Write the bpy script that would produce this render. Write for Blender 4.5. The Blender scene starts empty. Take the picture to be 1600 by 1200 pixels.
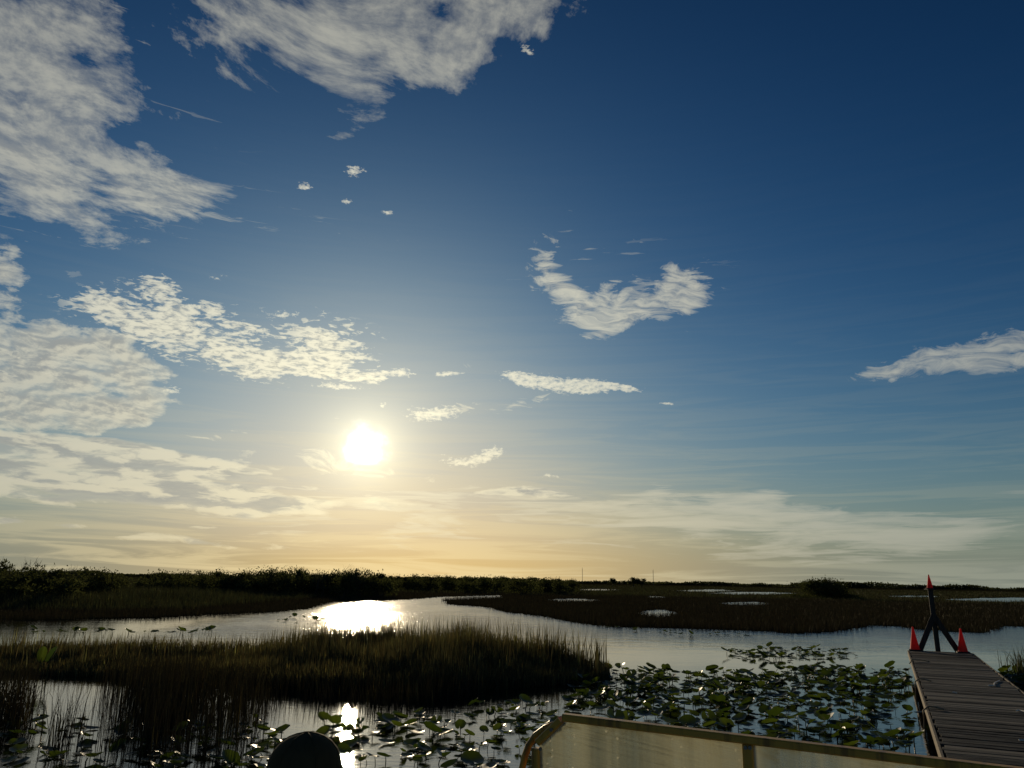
import bpy, math, random
import numpy as np
from mathutils import Vector, Matrix

# ---------------------------------------------------------------- camera
scene = bpy.context.scene
COL = scene.collection
H_EYE = 2.0
FPX = 1200.0
HOR_MID = 908.0
ROLL = math.atan(26 / 1600)
PITCH = math.atan((HOR_MID - 600) / FPX)
fwd = Vector((0, math.cos(PITCH), math.sin(PITCH)))
upv = Vector((0, -math.sin(PITCH), math.cos(PITCH)))
rgt = Vector((1, 0, 0))
Rr = Matrix.Rotation(-ROLL, 3, fwd)
rgt = Rr @ rgt
upv = Rr @ upv
EYE = Vector((0, 0, H_EYE))


def ray(u, v):
    return (fwd * FPX + rgt * (u - 800) + upv * (600 - v)).normalized()


def ground(u, v, z=0.0):
    d = ray(u, v)
    if d.z > -1e-4:
        d.z = -1e-4
    return EYE + d * ((z - H_EYE) / d.z)


def at_depth(u, v, y):
    d = ray(u, v)
    return EYE + d * (y / d.y)


def azel(u, v):
    d = ray(u, v)
    return math.degrees(math.atan2(d.x, d.y)), math.degrees(math.asin(d.z))


cam_data = bpy.data.cameras.new('camera')
cam = bpy.data.objects.new('camera', cam_data)
COL.objects.link(cam)
cam_data.sensor_width = 36
cam_data.lens = 36 * FPX / 1600
cam_data.clip_start = 0.05
cam_data.clip_end = 30000
M3 = Matrix((rgt, upv, -fwd)).transposed()
cam.matrix_world = Matrix.Translation(EYE) @ M3.to_4x4()
scene.camera = cam

# ---------------------------------------------------------------- exposure
scene.view_settings.view_transform = 'Standard'
scene.view_settings.look = 'None'
scene.view_settings.exposure = 0.0
scene.view_settings.gamma = 1.0
scene.view_settings.use_curve_mapping = False

# ---------------------------------------------------------------- sun
SUN_D = ray(571, 697)
SUN_AZ = math.atan2(SUN_D.x, SUN_D.y)
SUN_EL = math.asin(SUN_D.z)
sun_data = bpy.data.lights.new('sun', 'SUN')
sun_data.energy = 2.5
sun_data.angle = math.radians(0.53)
sun_data.color = (1.0, 0.80, 0.52)
sun = bpy.data.objects.new('sun', sun_data)
COL.objects.link(sun)
sun.rotation_euler = SUN_D.to_track_quat('Z', 'Y').to_euler()
sun.location = (-60, 300, 80)


# ---------------------------------------------------------------- node helper
class NT:
    def __init__(self, tree):
        self.t = tree
        self.n = tree.nodes
        self.l = tree.links

    def new(self, kind, **kw):
        nd = self.n.new(kind)
        for k, v in kw.items():
            setattr(nd, k, v)
        return nd

    def put(self, sock, val):
        if isinstance(val, bpy.types.NodeSocket):
            self.l.new(val, sock)
        elif val is not None:
            if hasattr(sock.default_value, '__len__') and not hasattr(val, '__len__'):
                val = [val] * len(sock.default_value)
            if hasattr(val, '__len__') and len(sock.default_value) == 4 and len(val) == 3:
                val = tuple(val) + (1.0,)
            sock.default_value = val

    def m(self, op, a, b=None, c=None, clamp=False):
        nd = self.new('ShaderNodeMath', operation=op, use_clamp=clamp)
        for i, x in enumerate((a, b, c)):
            if x is not None:
                self.put(nd.inputs[i], x)
        return nd.outputs[0]

    def vm(self, op, a, b=None, scale=None):
        nd = self.new('ShaderNodeVectorMath', operation=op)
        self.put(nd.inputs[0], a)
        if b is not None:
            self.put(nd.inputs[1], b)
        if scale is not None:
            self.put(nd.inputs['Scale'], scale)
        return nd.outputs['Value' if op in ('DOT_PRODUCT', 'LENGTH', 'DISTANCE') else 'Vector']

    def noise(self, vec, scale, detail=6, rough=0.55, dist=0.0, lac=2.0, color=False):
        nd = self.new('ShaderNodeTexNoise')
        nd.noise_dimensions = '2D'
        self.put(nd.inputs['Vector'], vec)
        self.put(nd.inputs['Scale'], scale)
        self.put(nd.inputs['Detail'], detail)
        self.put(nd.inputs['Roughness'], rough)
        self.put(nd.inputs['Lacunarity'], lac)
        self.put(nd.inputs['Distortion'], dist)
        return nd.outputs['Color' if color else 'Fac']

    def ss(self, x, lo, hi, a=0.0, b=1.0, interp='SMOOTHSTEP'):
        nd = self.new('ShaderNodeMapRange', interpolation_type=interp)
        self.put(nd.inputs[0], x)
        self.put(nd.inputs[1], lo)
        self.put(nd.inputs[2], hi)
        self.put(nd.inputs[3], a)
        self.put(nd.inputs[4], b)
        return nd.outputs[0]

    def mix(self, f, a, b, blend='MIX'):
        nd = self.new('ShaderNodeMix', data_type='RGBA', blend_type=blend)
        self.put(nd.inputs[0], f)
        self.put(nd.inputs[6], a)
        self.put(nd.inputs[7], b)
        return nd.outputs[2]

    def mapping(self, vec, loc=(0, 0, 0), rot=(0, 0, 0), scale=(1, 1, 1), kind='POINT'):
        nd = self.new('ShaderNodeMapping', vector_type=kind)
        self.put(nd.inputs[0], vec)
        if 'Location' in nd.inputs and nd.inputs['Location'].enabled:
            nd.inputs['Location'].default_value = loc
        nd.inputs['Rotation'].default_value = rot
        nd.inputs['Scale'].default_value = scale
        return nd.outputs[0]

    def xyz(self, x, y, z=0.0):
        nd = self.new('ShaderNodeCombineXYZ')
        for i, q in enumerate((x, y, z)):
            self.put(nd.inputs[i], q)
        return nd.outputs[0]

# ---------------------------------------------------------------- sky
world = bpy.data.worlds.new('World')
scene.world = world
world.use_nodes = True
W = NT(world.node_tree)
W.n.clear()
world.cycles.sampling_method = 'MANUAL'
world.cycles.sample_map_resolution = 1024
w_out = W.new('ShaderNodeOutputWorld')
w_bg = W.new('ShaderNodeBackground')
W.l.new(w_bg.outputs[0], w_out.inputs[0])
SKY_S = 0.1
w_bg.inputs['Strength'].default_value = SKY_S
nish = W.new('ShaderNodeTexSky', sky_type='NISHITA')
nish.sun_disc = False
nish.sun_elevation = SUN_EL
nish.sun_rotation = SUN_AZ
nish.altitude = 0
nish.air_density = 1.0
nish.dust_density = 0.6
nish.ozone_density = 3.0
tc = W.new('ShaderNodeTexCoord')
D = W.vm('NORMALIZE', tc.outputs['Generated'])
sx = W.new('ShaderNodeSeparateXYZ')
W.put(sx.inputs[0], D)
DX, DY, DZ = sx.outputs
# contrast of the camera response, applied to the Nishita radiance
sc3 = W.new('ShaderNodeSeparateColor')
W.put(sc3.inputs[0], nish.outputs[0])


def response(x, A, g, a, c):
    x = W.m('MULTIPLY', x, 0.1)
    z = W.m('MULTIPLY', W.m('MULTIPLY', W.m('POWER', x, g), A), W.m('DIVIDE', x, W.m('ADD', x, a)))
    return W.m('DIVIDE', z, W.m('ADD', W.m('DIVIDE', z, c), 1.0))


cc = W.new('ShaderNodeCombineColor')
W.put(cc.inputs[0], response(sc3.outputs[0], 0.64, 1.4, 0.15, 0.9))
W.put(cc.inputs[1], response(sc3.outputs[1], 0.96, 1.4, 0.15, 0.80))
W.put(cc.inputs[2], response(sc3.outputs[2], 1.55, 1.8, 0.10, 0.66))
col = cc.outputs[0]

RAD = 180 / math.pi
AZ = W.m('MULTIPLY', W.m('ARCTAN2', DX, DY), RAD)
EL = W.m('MULTIPLY', W.m('ARCSINE', DZ), RAD)
ELP = W.m('MAXIMUM', EL, 0.0)
P = W.xyz(AZ, EL)
ANG = W.m('MULTIPLY', W.m('ARCCOSINE', W.m('MINIMUM', W.vm('DOT_PRODUCT', D, tuple(SUN_D)), 1.0)), RAD)


def gauss(x, s):
    t = W.m('DIVIDE', x, s)
    return W.m('EXPONENT', W.m('MULTIPLY', W.m('MULTIPLY', t, t), -1.0))


def expo(x, s):
    return W.m('EXPONENT', W.m('DIVIDE', x, -s))


# warm layer of thick air along the horizon, warmest under the sun
DAZ = W.m('SUBTRACT', AZ, math.degrees(SUN_AZ))
hz_col = W.mix(gauss(W.m('ADD', DAZ, -5.0), 18.0), (0.20, 0.225, 0.19), (0.74, 0.515, 0.21))
col = W.mix(W.m('MULTIPLY', expo(W.m('MAXIMUM', W.m('SUBTRACT', EL, 1.2), 0.0), 4.6), 0.95), col, hz_col)

n_hz = W.noise(W.mapping(P, rot=(0, 0, 0.03), scale=(0.07, 1.25, 1)), 1.0, 7, 0.62, dist=0.6)
veil = W.m('MULTIPLY', W.m('MULTIPLY', W.ss(n_hz, 0.40, 0.62), expo(ELP, 5.0)), 0.55)
col = W.mix(veil, col, W.mix(gauss(DAZ, 26.0), (0.30, 0.33, 0.27), (1.0, 0.80, 0.42)))
# flattened sky-plane coordinates: clouds shrink towards the horizon
qd = W.m('ADD', W.m('MAXIMUM', DZ, 0.0), 0.045)
Q = W.xyz(W.m('DIVIDE', DX, qd), W.m('DIVIDE', DY, qd))


def field(elems, warp_vec, warp_amt, grow=1.0):
    v = W.vm('ADD', P, W.vm('SCALE', W.vm('SUBTRACT', warp_vec, (0.5, 0.5, 0.5)), scale=warp_amt))
    acc = 0.0
    for (u, w, hw, hh, rot, amp) in elems:
        hw, hh = hw * grow, hh * grow
        a0, e0 = azel(u, w)
        c, s = math.cos(math.radians(rot)), math.sin(math.radians(rot))
        a1, e1 = azel(u + hw * c, w + hw * s)
        a2, e2 = azel(u - hh * s, w + hh * c)
        r = math.atan2(e1 - e0, a1 - a0)
        mp = W.mapping(v, (a0, e0, 0), (0, 0, r), (math.hypot(a1 - a0, e1 - e0), math.hypot(a2 - a0, e2 - e0), 1), 'TEXTURE')
        g = W.new('ShaderNodeTexGradient', gradient_type='SPHERICAL')
        W.put(g.inputs[0], mp)
        acc = W.m('MULTIPLY_ADD', g.outputs[1], amp, acc)
    return acc


TH = [  # thick alto clouds, upper left, top and left of the sun
    (40, 170, 330, 300, 0, 0.85), (120, 240, 250, 120, 20, 0.6), (90, 110, 170, 150, 40, 0.4), (10, 40, 260, 150, 0, 0.45),
    (250, 296, 210, 36, 6, 0.55), (30, 320, 260, 70, -4, 0.30), (-240, 200, 300, 330, 0, 0.9),
    (600, 10, 350, 150, -3, 0.95), (515, 95, 215, 130, 14, 0.70), (620, 100, 120, 90, 0, 0.40),
    (548, 165, 70, 62, 30, 0.50), (745, 20, 240, 70, -14, 0.55), (718, 105, 74, 44, 0, 0.45),
    (850, 20, 110, 44, 0, 0.35), (540, 216, 46, 20, -15, 0.42), (560, -120, 420, 120, 0, 0.7),
]
MI = [  # broken heaps left of the sun
    (-10, 428, 95, 50, 10, 1.3), (40, 535, 230, 70, 8, 1.2), (150, 560, 110, 50, 10, 0.8), (30, 610, 220, 50, 6, 0.9), (90, 645, 190, 36, 4, 1.0),
    (215, 625, 95, 40, -22, 1.1), (130, 575, 200, 30, 0, 0.6), (-220, 560, 260, 180, 0, 1.2), (-280, 420, 220, 80, 0, 0.9), (30, 680, 180, 26, 3, 0.8),
]
LO = [  # long low banks on the left, seen edge-on
    (80, 712, 380, 46, 5, 1.3), (330, 738, 200, 26, 10, 0.9), (60, 700, 260, 40, 8, 0.8), (180, 756, 300, 24, 6, 0.8), (60, 770, 360, 30, 3, 0.9), (300, 775, 240, 26, 5, 0.8),
    (100, 822, 300, 14, 0, 1.0), (430, 800, 220, 22, 0, 0.6), (-250, 760, 300, 60, 0, 0.9),
    (820, 770, 130, 12, -2, 1.0), (560, 790, 260, 24, 2, 0.45), (250, 850, 420, 14, 0, 0.5), (620, 745, 120, 26, 0, 0.4),
]
RI = [  # rippled sheet above the sun
    (265, 492, 165, 48, 6, 1.0), (400, 555, 220, 42, 7, 1.15), (450, 575, 130, 30, 10, 0.7), (512, 525, 90, 36, 6, 0.85),
    (250, 447, 42, 20, 15, 0.85), (548, 588, 70, 15, 4, 0.9), (170, 480, 60, 30, 20, 0.6),
    (20, 560, 150, 60, 0, 0.3),
]
PU = [  # small bright puffs
    (618, 582, 42, 9, 3, 1.1), (700, 583, 30, 7, 0, 1.1), (872, 600, 105, 18, 6, 1.2), (920, 602, 38, 12, 0, 1.0), (820, 594, 40, 10, 10, 0.8),
    (978, 608, 46, 8, 4, 1.1), (1045, 628, 20, 6, 0, 0.8), (553, 265, 26, 12, 10, 1.0), (475, 290, 22, 8, 10, 0.95),
    (542, 314, 15, 8, 0, 0.95), (606, 333, 14, 6, 0, 0.95), (826, 80, 22, 10, 25, 0.9), (680, 646, 60, 17, -4, 1.1),
    (767, 706, 36, 12, -8, 1.1), (724, 720, 48, 12, 2, 1.0), (530, 607, 56, 6, 2, 1.0), (600, 634, 14, 6, 0, 0.9),
    (340, 430, 24, 7, 0, 0.8), (440, 492, 40, 9, 0, 0.8), (860, 742, 30, 6, 0, 0.8), (270, 610, 30, 14, 0, 0.8),
]
FA = [  # thin fan of streaks low over the marsh, and faint veils
    (90, 372, 320, 50, -4, 0.62), (480, 362, 220, 30, 4, 0.55), (340, 302, 170, 26, 8, 0.62), (240, 90, 200, 110, 35, 0.5), (955, 445, 190, 80, -4, 0.55), (885, 372, 80, 50, -50, 0.5),
    (1100, 796, 210, 32, 8, 0.95), (1160, 800, 120, 20, -22, 0.75), (1260, 830, 380, 42, -2, 0.75), (960, 790, 240, 28, 6, 0.75),
    (1570, 785, 70, 16, -8, 0.55), (1560, 760, 80, 10, 3, 0.4), (700, 780, 300, 30, 4, 1.0), (620, 830, 460, 40, 0, 0.95), (480, 800, 260, 30, 3, 0.8),
    (1450, 850, 460, 44, -2, 0.7), (1300, 800, 300, 40, 4, 0.5), (1150, 860, 500, 26, 0, 0.5), (1900, 820, 300, 60, 0, 0.6),
]
CI = [  # cirrus: the wisp right of centre, streaks
    (950, 464, 130, 40, -2, 0.85), (1010, 466, 90, 42, -10, 0.55), (850, 420, 70, 34, 48, 0.75), (890, 462, 70, 34, 30, 0.6), (878, 370, 62, 26, -55, 0.50),
    (1078, 460, 44, 62, 24, 0.85), (1040, 410, 70, 30, 38, 0.65), (940, 520, 52, 26, -32, 0.85), (915, 500, 70, 20, -10, 0.5), (1000, 490, 90, 22, -14, 0.6),
    (1470, 566, 190, 28, -10, 0.95), (1560, 554, 150, 40, -7, 0.85), (1390, 584, 110, 16, -10, 0.6), (1740, 530, 200, 40, -6, 0.8),
    (760, 566, 80, 12, -10, 0.6), (838, 560, 55, 10, 4, 0.5), (820, 626, 130, 15, -8, 0.9), (720, 640, 130, 8, -2, 0.4),
    (740, 366, 110, 11, 8, 0.45), (90, 372, 240, 40, -4, 0.42), (480, 360, 160, 22, 4, 0.38), (330, 300, 130, 20, 8, 0.5),
    (440, 672, 140, 14, -6, 0.65), (470, 712, 130, 30, -4, 0.7), (570, 738, 170, 26, 4, 0.8), (290, 688, 70, 12, -10, 0.5),
    (1580, 210, 90, 40, 0, 0.28),
]

warp_big = W.noise(W.mapping(P, scale=(0.10, 0.17, 1)), 1.0, 2, 0.45, color=True)
warp_fine = W.noise(W.mapping(P, loc=(7, 3, 0), scale=(0.22, 0.36, 1)), 1.0, 2, 0.45, color=True)
sqx, sqy = SUN_D.x / (SUN_D.z + 0.045), SUN_D.y / (SUN_D.z + 0.045)
to_sun = W.vm('NORMALIZE', W.vm('SUBTRACT', (sqx, sqy, 0.0), Q))
Qr = W.mapping(Q, rot=(0, 0, math.radians(-24)), scale=(1.0, 0.70, 1.0))
Qw = W.vm('ADD', Qr, W.vm('SCALE', W.noise(Qr, 1.3, 2, 0.5, color=True), scale=0.35))


def erode(M, n, E, T, lo=0.30, hi=0.70, full=0.9):
    """a soft mass M whose rim frays into the structure of the noise n; returns its opacity"""
    S = W.ss(M, 0.0, full)
    f = W.ss(n, lo, hi, 0.0, 1.0, 'LINEAR')
    d = W.m('MAXIMUM', W.m('SUBTRACT', S, W.m('MULTIPLY', W.m('SUBTRACT', 1.0, f), E)), 0.0)
    return W.m('SUBTRACT', 1.0, W.m('EXPONENT', W.m('MULTIPLY', d, -T)))


def weave(n1, n2, k):
    return W.m('MULTIPLY_ADD', W.m('SUBTRACT', n2, 0.5), k, n1)


# thick clouds
n_th = W.noise(Qw, 6.0, 10, 0.66)
n_th2 = W.noise(W.vm('ADD', Qw, W.vm('SCALE', to_sun, scale=0.03)), 6.0, 9, 0.64)
n_thf = W.noise(W.mapping(Qw, loc=(3, 1, 0), rot=(0, 0, 0.75), scale=(0.9, 2.0, 1)), 11.0, 8, 0.66)
m_th = W.m('MULTIPLY', field(TH, warp_big, 2.2, 1.25), 1.5)
d_th = erode(m_th, weave(n_th, n_thf, 0.6), 1.0, 1.5, 0.15, 0.78, 2.0)
relief_th = W.ss(W.m('ADD', W.m('SUBTRACT', n_th, n_th2), W.m('MULTIPLY', W.m('SUBTRACT', n_thf, 0.5), 0.7)), -0.17, 0.17)
# low banks
Pl = W.mapping(P, rot=(0, 0, 0.04), scale=(0.22, 0.95, 1))
Plw = W.vm('ADD', Pl, W.vm('SCALE', W.noise(Pl, 1.0, 4, 0.5, color=True), scale=0.7))
n_lo = W.noise(Plw, 1.0, 9, 0.60)
n_lo2 = W.noise(W.vm('ADD', Plw, (0.0, -0.16, 0.0)), 1.15, 7, 0.56)
m_lo = field(LO, warp_big, 2.0)
d_lo = erode(m_lo, n_lo, 0.85, 3.0, 0.28, 0.68)
relief_lo = W.ss(W.m('SUBTRACT', n_lo, n_lo2), -0.11, 0.11)
# broken heaps
Pm = W.mapping(P, loc=(11, 4, 0), rot=(0, 0, 0.10), scale=(0.34, 0.78, 1))
Pmw = W.vm('ADD', Pm, W.vm('SCALE', W.noise(Pm, 0.8, 2, 0.5, color=True), scale=0.5))
n_mi = W.noise(Pmw, 1.0, 9, 0.62)
n_mi2 = W.noise(W.vm('ADD', Pmw, (0.10, -0.14, 0.0)), 1.0, 8, 0.60)
d_mi = erode(field(MI, warp_fine, 1.5, 1.15), n_mi, 0.95, 2.9, 0.24, 0.72, 1.25)
relief_mi = W.ss(W.m('SUBTRACT', n_mi, n_mi2), -0.12, 0.12)
# ripples
Pr = W.mapping(P, rot=(0, 0, math.radians(10)), scale=(0.75, 2.3, 1))
Prw = W.vm('ADD', Pr, W.vm('SCALE', W.noise(Pr, 0.5, 5, 0.55, color=True), scale=1.0))
n_ri = W.noise(Prw, 1.7, 7, 0.60)
n_ri_b = W.noise(Prw, 0.33, 4, 0.5)
m_ri = field(RI, warp_fine, 1.6, 1.15)
d_ri = erode(m_ri, weave(n_ri_b, n_ri, 1.0), 0.95, 2.9, 0.28, 0.70, 0.9)
# puffs
Pp = W.mapping(P, loc=(3, 9, 0), scale=(1.0, 2.2, 1))
n_pu = W.noise(Pp, 2.1, 8, 0.66)
m_pu = field(PU, warp_fine, 0.8, 1.25)
d_pu = erode(m_pu, n_pu, 1.0, 2.1, 0.26, 0.74, 1.05)
# cirrus: fibres drawn out along a winding flow
Pc = W.mapping(P, rot=(0, 0, math.radians(14)), scale=(0.30, 0.62, 1))
Pc1 = W.vm('ADD', Pc, W.vm('SCALE', W.noise(Pc, 0.5, 2, 0.5, color=True), scale=1.6))
Pcw = W.vm('ADD', Pc1, W.vm('SCALE', W.noise(Pc1, 1.1, 2, 0.5, color=True), scale=0.5))
n_ci = W.noise(Pcw, 1.5, 9, 0.66)
n_cif = W.noise(W.mapping(Pcw, loc=(5, 2, 0), rot=(0, 0, -0.6), scale=(0.45, 1.9, 1)), 2.2, 8, 0.62)
m_ci = field(CI, warp_fine, 1.5, 1.45)
d_ci = erode(m_ci, weave(n_ci, n_cif, 0.75), 1.05, 1.75, 0.18, 0.80, 1.5)
# fan of streaks
Pf = W.mapping(P, rot=(0, 0, math.radians(6)), scale=(0.085, 0.95, 1))
Pfw = W.vm('ADD', Pf, W.vm('SCALE', W.noise(Pf, 0.7, 4, 0.5, color=True), scale=1.7))
n_fa = W.noise(Pfw, 1.5, 9, 0.60)
m_fa = field(FA, warp_big, 2.0, 1.3)
d_fa = erode(m_fa, n_fa, 1.0, 2.8, 0.27, 0.70, 1.6)
# light of the clouds: forward scattering, strongest near the sun
lit = W.mix(expo(ANG, 30.0), (0.27, 0.29, 0.29), (1.15, 1.07, 0.78))
lit = W.mix(W.m('MULTIPLY', expo(ELP, 6.0), 0.75), lit, W.mix(gauss(DAZ, 26.0), (0.40, 0.40, 0.31), (0.98, 0.77, 0.38)))
shade = W.mix(expo(ANG, 30.0), (0.17, 0.195, 0.22), (0.50, 0.48, 0.40))
col = W.mix(W.m('MULTIPLY', d_ci, 0.92), col, W.mix(W.ss(n_cif, 0.30, 0.65, 0.45, 1.15), shade, lit))
col = W.mix(W.m('MULTIPLY', d_fa, 0.72), col, W.mix(0.85, shade, lit))
col_th = W.mix(W.m('MULTIPLY_ADD', relief_th, 0.70, W.m('MULTIPLY', W.ss(d_th, 0.95, 0.5), 0.30)), shade, lit)
col = W.mix(W.m('MULTIPLY', d_th, 0.92), col, col_th)
col = W.mix(W.m('MULTIPLY', d_mi, 0.93), col, W.mix(W.m('MULTIPLY_ADD', relief_mi, 0.75, W.m('MULTIPLY', W.ss(d_mi, 1.0, 0.4), 0.4)), shade, lit))
col_lo = W.mix(W.m('MULTIPLY_ADD', relief_lo, 0.8, W.m('MULTIPLY', W.ss(d_lo, 1.0, 0.4), 0.35)), shade, lit)
col = W.mix(W.m('MULTIPLY', d_lo, 0.9), col, col_lo)
col = W.mix(W.m('MULTIPLY', d_ri, 0.85), col, W.mix(W.ss(n_ri, 0.30, 0.58, 0.25, 1.0), shade, W.vm('SCALE', lit, scale=1.12)))
col = W.mix(W.m('MULTIPLY', d_pu, 0.93), col, W.vm('SCALE', lit, scale=1.15))

# soft glare round the sun
col = W.vm('ADD', col, W.vm('SCALE', (0.55, 0.51, 0.36), scale=expo(ANG, 1.5)))
# the sun itself behind thin cloud, and the bright air around it
rag = W.m('MULTIPLY', W.m('SUBTRACT', W.noise(P, 0.55, 5, 0.60), 0.5), 2.3)
ANGr = W.m('MAXIMUM', W.m('ADD', ANG, rag), 0.0)
under = W.ss(W.m('ADD', W.m('SUBTRACT', EL, math.degrees(SUN_EL)), W.m('MULTIPLY', rag, 0.35)), -1.55, -1.15)
core = W.m('MULTIPLY', gauss(ANGr, 0.82), W.m('MULTIPLY_ADD', under, 0.93, 0.07))
col = W.vm('ADD', col, W.vm('SCALE', (6.0, 5.6, 4.6), scale=core))
col = W.vm('ADD', col, W.vm('SCALE', (0.55, 0.48, 0.27), scale=expo(ANG, 2.6)))
col = W.vm('ADD', col, W.vm('SCALE', (0.05, 0.045, 0.02), scale=expo(ANG, 8.0)))
col = W.vm('SCALE', col, scale=1.0 / SKY_S)
W.put(w_bg.inputs[0], col)

# ---------------------------------------------------------------- helpers
RNG = np.random.default_rng(11)
random.seed(5)


def mat(name, color=None, rough=0.7):
    m = bpy.data.materials.new(name)
    m.use_nodes = True
    t = NT(m.node_tree)
    b = m.node_tree.nodes['Principled BSDF']
    if color is not None:
        b.inputs['Base Color'].default_value = tuple(color) + (1,)
    b.inputs['Roughness'].default_value = rough
    return m, t, b


def obj(name, me, m=None, parent=None, loc=None):
    o = bpy.data.objects.new(name, me)
    COL.objects.link(o)
    if m is not None and me is not None and not me.materials:
        me.materials.append(m)
    if parent is not None:
        o.parent = parent
    if loc is not None:
        o.location = loc
    return o


def empty(name, loc=(0, 0, 0), rz=0.0):
    o = bpy.data.objects.new(name, None)
    COL.objects.link(o)
    o.location = loc
    o.rotation_euler = (0, 0, rz)
    o.empty_display_size = 0.2
    return o


def tag(o, label=None, cat=None, group=None, kind=None):
    if label:
        o['label'] = label
    if cat:
        o['category'] = cat
    if group:
        o['group'] = group
    if kind:
        o['kind'] = kind
    return o


def mesh_np(name, V, F, smooth=False, col=None):
    """V (n,3); F (m,3) or (m,4) index array; col (n,3) per-vertex tint"""
    me = bpy.data.meshes.new(name)
    V = np.asarray(V, np.float32)
    F = np.asarray(F, np.int32)
    k = F.shape[1]
    me.vertices.add(len(V))
    me.vertices.foreach_set('co', V.ravel())
    me.loops.add(F.size)
    me.loops.foreach_set('vertex_index', F.ravel())
    me.polygons.add(len(F))
    me.polygons.foreach_set('loop_start', np.arange(0, F.size, k, dtype=np.int32))
    if smooth:
        me.polygons.foreach_set('use_smooth', np.ones(len(F), bool))
    if col is not None:
        a = me.color_attributes.new('tint', 'FLOAT_COLOR', 'POINT')
        c = np.ones((len(V), 4), np.float32)
        c[:, :3] = col
        a.data.foreach_set('color', c.ravel())
    me.update(calc_edges=True)
    me.validate()
    return me


class MB:
    """small mesh collector: boxes along an axis, tubes along a path, lathes"""

    def __init__(self):
        self.v, self.f = [], []

    def add(self, vs, fs):
        b = len(self.v)
        self.v += [tuple(q) for q in vs]
        self.f += [tuple(b + i for i in q) for q in fs]

    def box(self, p0, p1, w, h, up=Vector((0, 0, 1)), ch=0.0):
        p0, p1 = Vector(p0), Vector(p1)
        ax = (p1 - p0).normalized()
        s = ax.cross(up)
        s = s.normalized() if s.length > 1e-4 else Vector((1, 0, 0))
        u = s.cross(ax).normalized()
        if ch > 0:
            prof = [(-w / 2 + ch, -h / 2), (w / 2 - ch, -h / 2), (w / 2, -h / 2 + ch), (w / 2, h / 2 - ch),
                    (w / 2 - ch, h / 2), (-w / 2 + ch, h / 2), (-w / 2, h / 2 - ch), (-w / 2, -h / 2 + ch)]
        else:
            prof = [(-w / 2, -h / 2), (w / 2, -h / 2), (w / 2, h / 2), (-w / 2, h / 2)]
        n = len(prof)
        vs = [p + s * a + u * b for p in (p0, p1) for a, b in prof]
        fs = [(i, (i + 1) % n, n + (i + 1) % n, n + i) for i in range(n)]
        fs += [tuple(range(n - 1, -1, -1)), tuple(range(n, 2 * n))]
        self.add(vs, fs)
        return self

    def tube(self, pts, r, n=8, cap=True):
        pts = [Vector(p) for p in pts]
        rs = r if isinstance(r, (list, tuple)) else [r] * len(pts)
        vs, fs = [], []
        ref = Vector((0.13, 0.31, 0.94)).normalized()
        for i, p in enumerate(pts):
            t = (pts[min(i + 1, len(pts) - 1)] - pts[max(i - 1, 0)]).normalized()
            a = t.cross(ref)
            a = a.normalized() if a.length > 1e-3 else Vector((1, 0, 0))
            b = t.cross(a)
            for k in range(n):
                q = 2 * math.pi * k / n
                vs.append(p + (a * math.cos(q) + b * math.sin(q)) * rs[i])
        for i in range(len(pts) - 1):
            for k in range(n):
                fs.append((i * n + k, i * n + (k + 1) % n, (i + 1) * n + (k + 1) % n, (i + 1) * n + k))
        if cap:
            fs += [tuple(range(n - 1, -1, -1)), tuple(range((len(pts) - 1) * n, len(pts) * n))]
        self.add(vs, fs)
        return self

    def lathe(self, prof, n=20, c=(0, 0, 0), sx=1.0, sy=1.0):
        vs, fs = [], []
        for r, z in prof:
            for k in range(n):
                q = 2 * math.pi * k / n
                vs.append((c[0] + r * math.cos(q) * sx, c[1] + r * math.sin(q) * sy, c[2] + z))
        for i in range(len(prof) - 1):
            for k in range(n):
                fs.append((i * n + k, i * n + (k + 1) % n, (i + 1) * n + (k + 1) % n, (i + 1) * n + k))
        fs += [tuple(range(n - 1, -1, -1)), tuple(range((len(prof) - 1) * n, len(prof) * n))]
        self.add(vs, fs)
        return self

    def mesh(self, name, smooth=False):
        me = bpy.data.meshes.new(name)
        me.from_pydata(self.v, [], self.f)
        if smooth:
            me.polygons.foreach_set('use_smooth', np.ones(len(me.polygons), bool))
        me.update()
        return me

    def build(self, name, m, parent=None, smooth=False, loc=None):
        return obj(name, self.mesh(name, smooth), m, parent, loc)


def in_poly(X, Y, poly):
    inside = np.zeros(X.shape, bool)
    n = len(poly)
    for i in range(n):
        x0, y0 = poly[i]
        x1, y1 = poly[(i + 1) % n]
        if y0 == y1:
            continue
        c = ((y0 > Y) != (y1 > Y)) & (X < (x1 - x0) * (Y - y0) / (y1 - y0) + x0)
        inside ^= c
    return inside


def vnoise(X, Y, s, seed=0):
    """cheap smooth value noise"""
    X, Y = X / s, Y / s
    xi, yi = np.floor(X).astype(np.int64), np.floor(Y).astype(np.int64)
    fx, fy = X - xi, Y - yi
    fx, fy = fx * fx * (3 - 2 * fx), fy * fy * (3 - 2 * fy)

    def h(a, b):
        n = (a * 374761393 + b * 668265263 + seed * 974711) & 0x7fffffff
        n = ((n ^ (n >> 13)) * 1274126177) & 0x7fffffff
        return ((n ^ (n >> 16)) & 0xffff) / 65535.0
    return (h(xi, yi) * (1 - fx) + h(xi + 1, yi) * fx) * (1 - fy) + (h(xi, yi + 1) * (1 - fx) + h(xi + 1, yi + 1) * fx) * fy


def hor(u):
    return 895 + 26 * u / 1600


def gpoly(px):
    return [tuple(ground(u, v).xy) for u, v in px]


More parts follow.
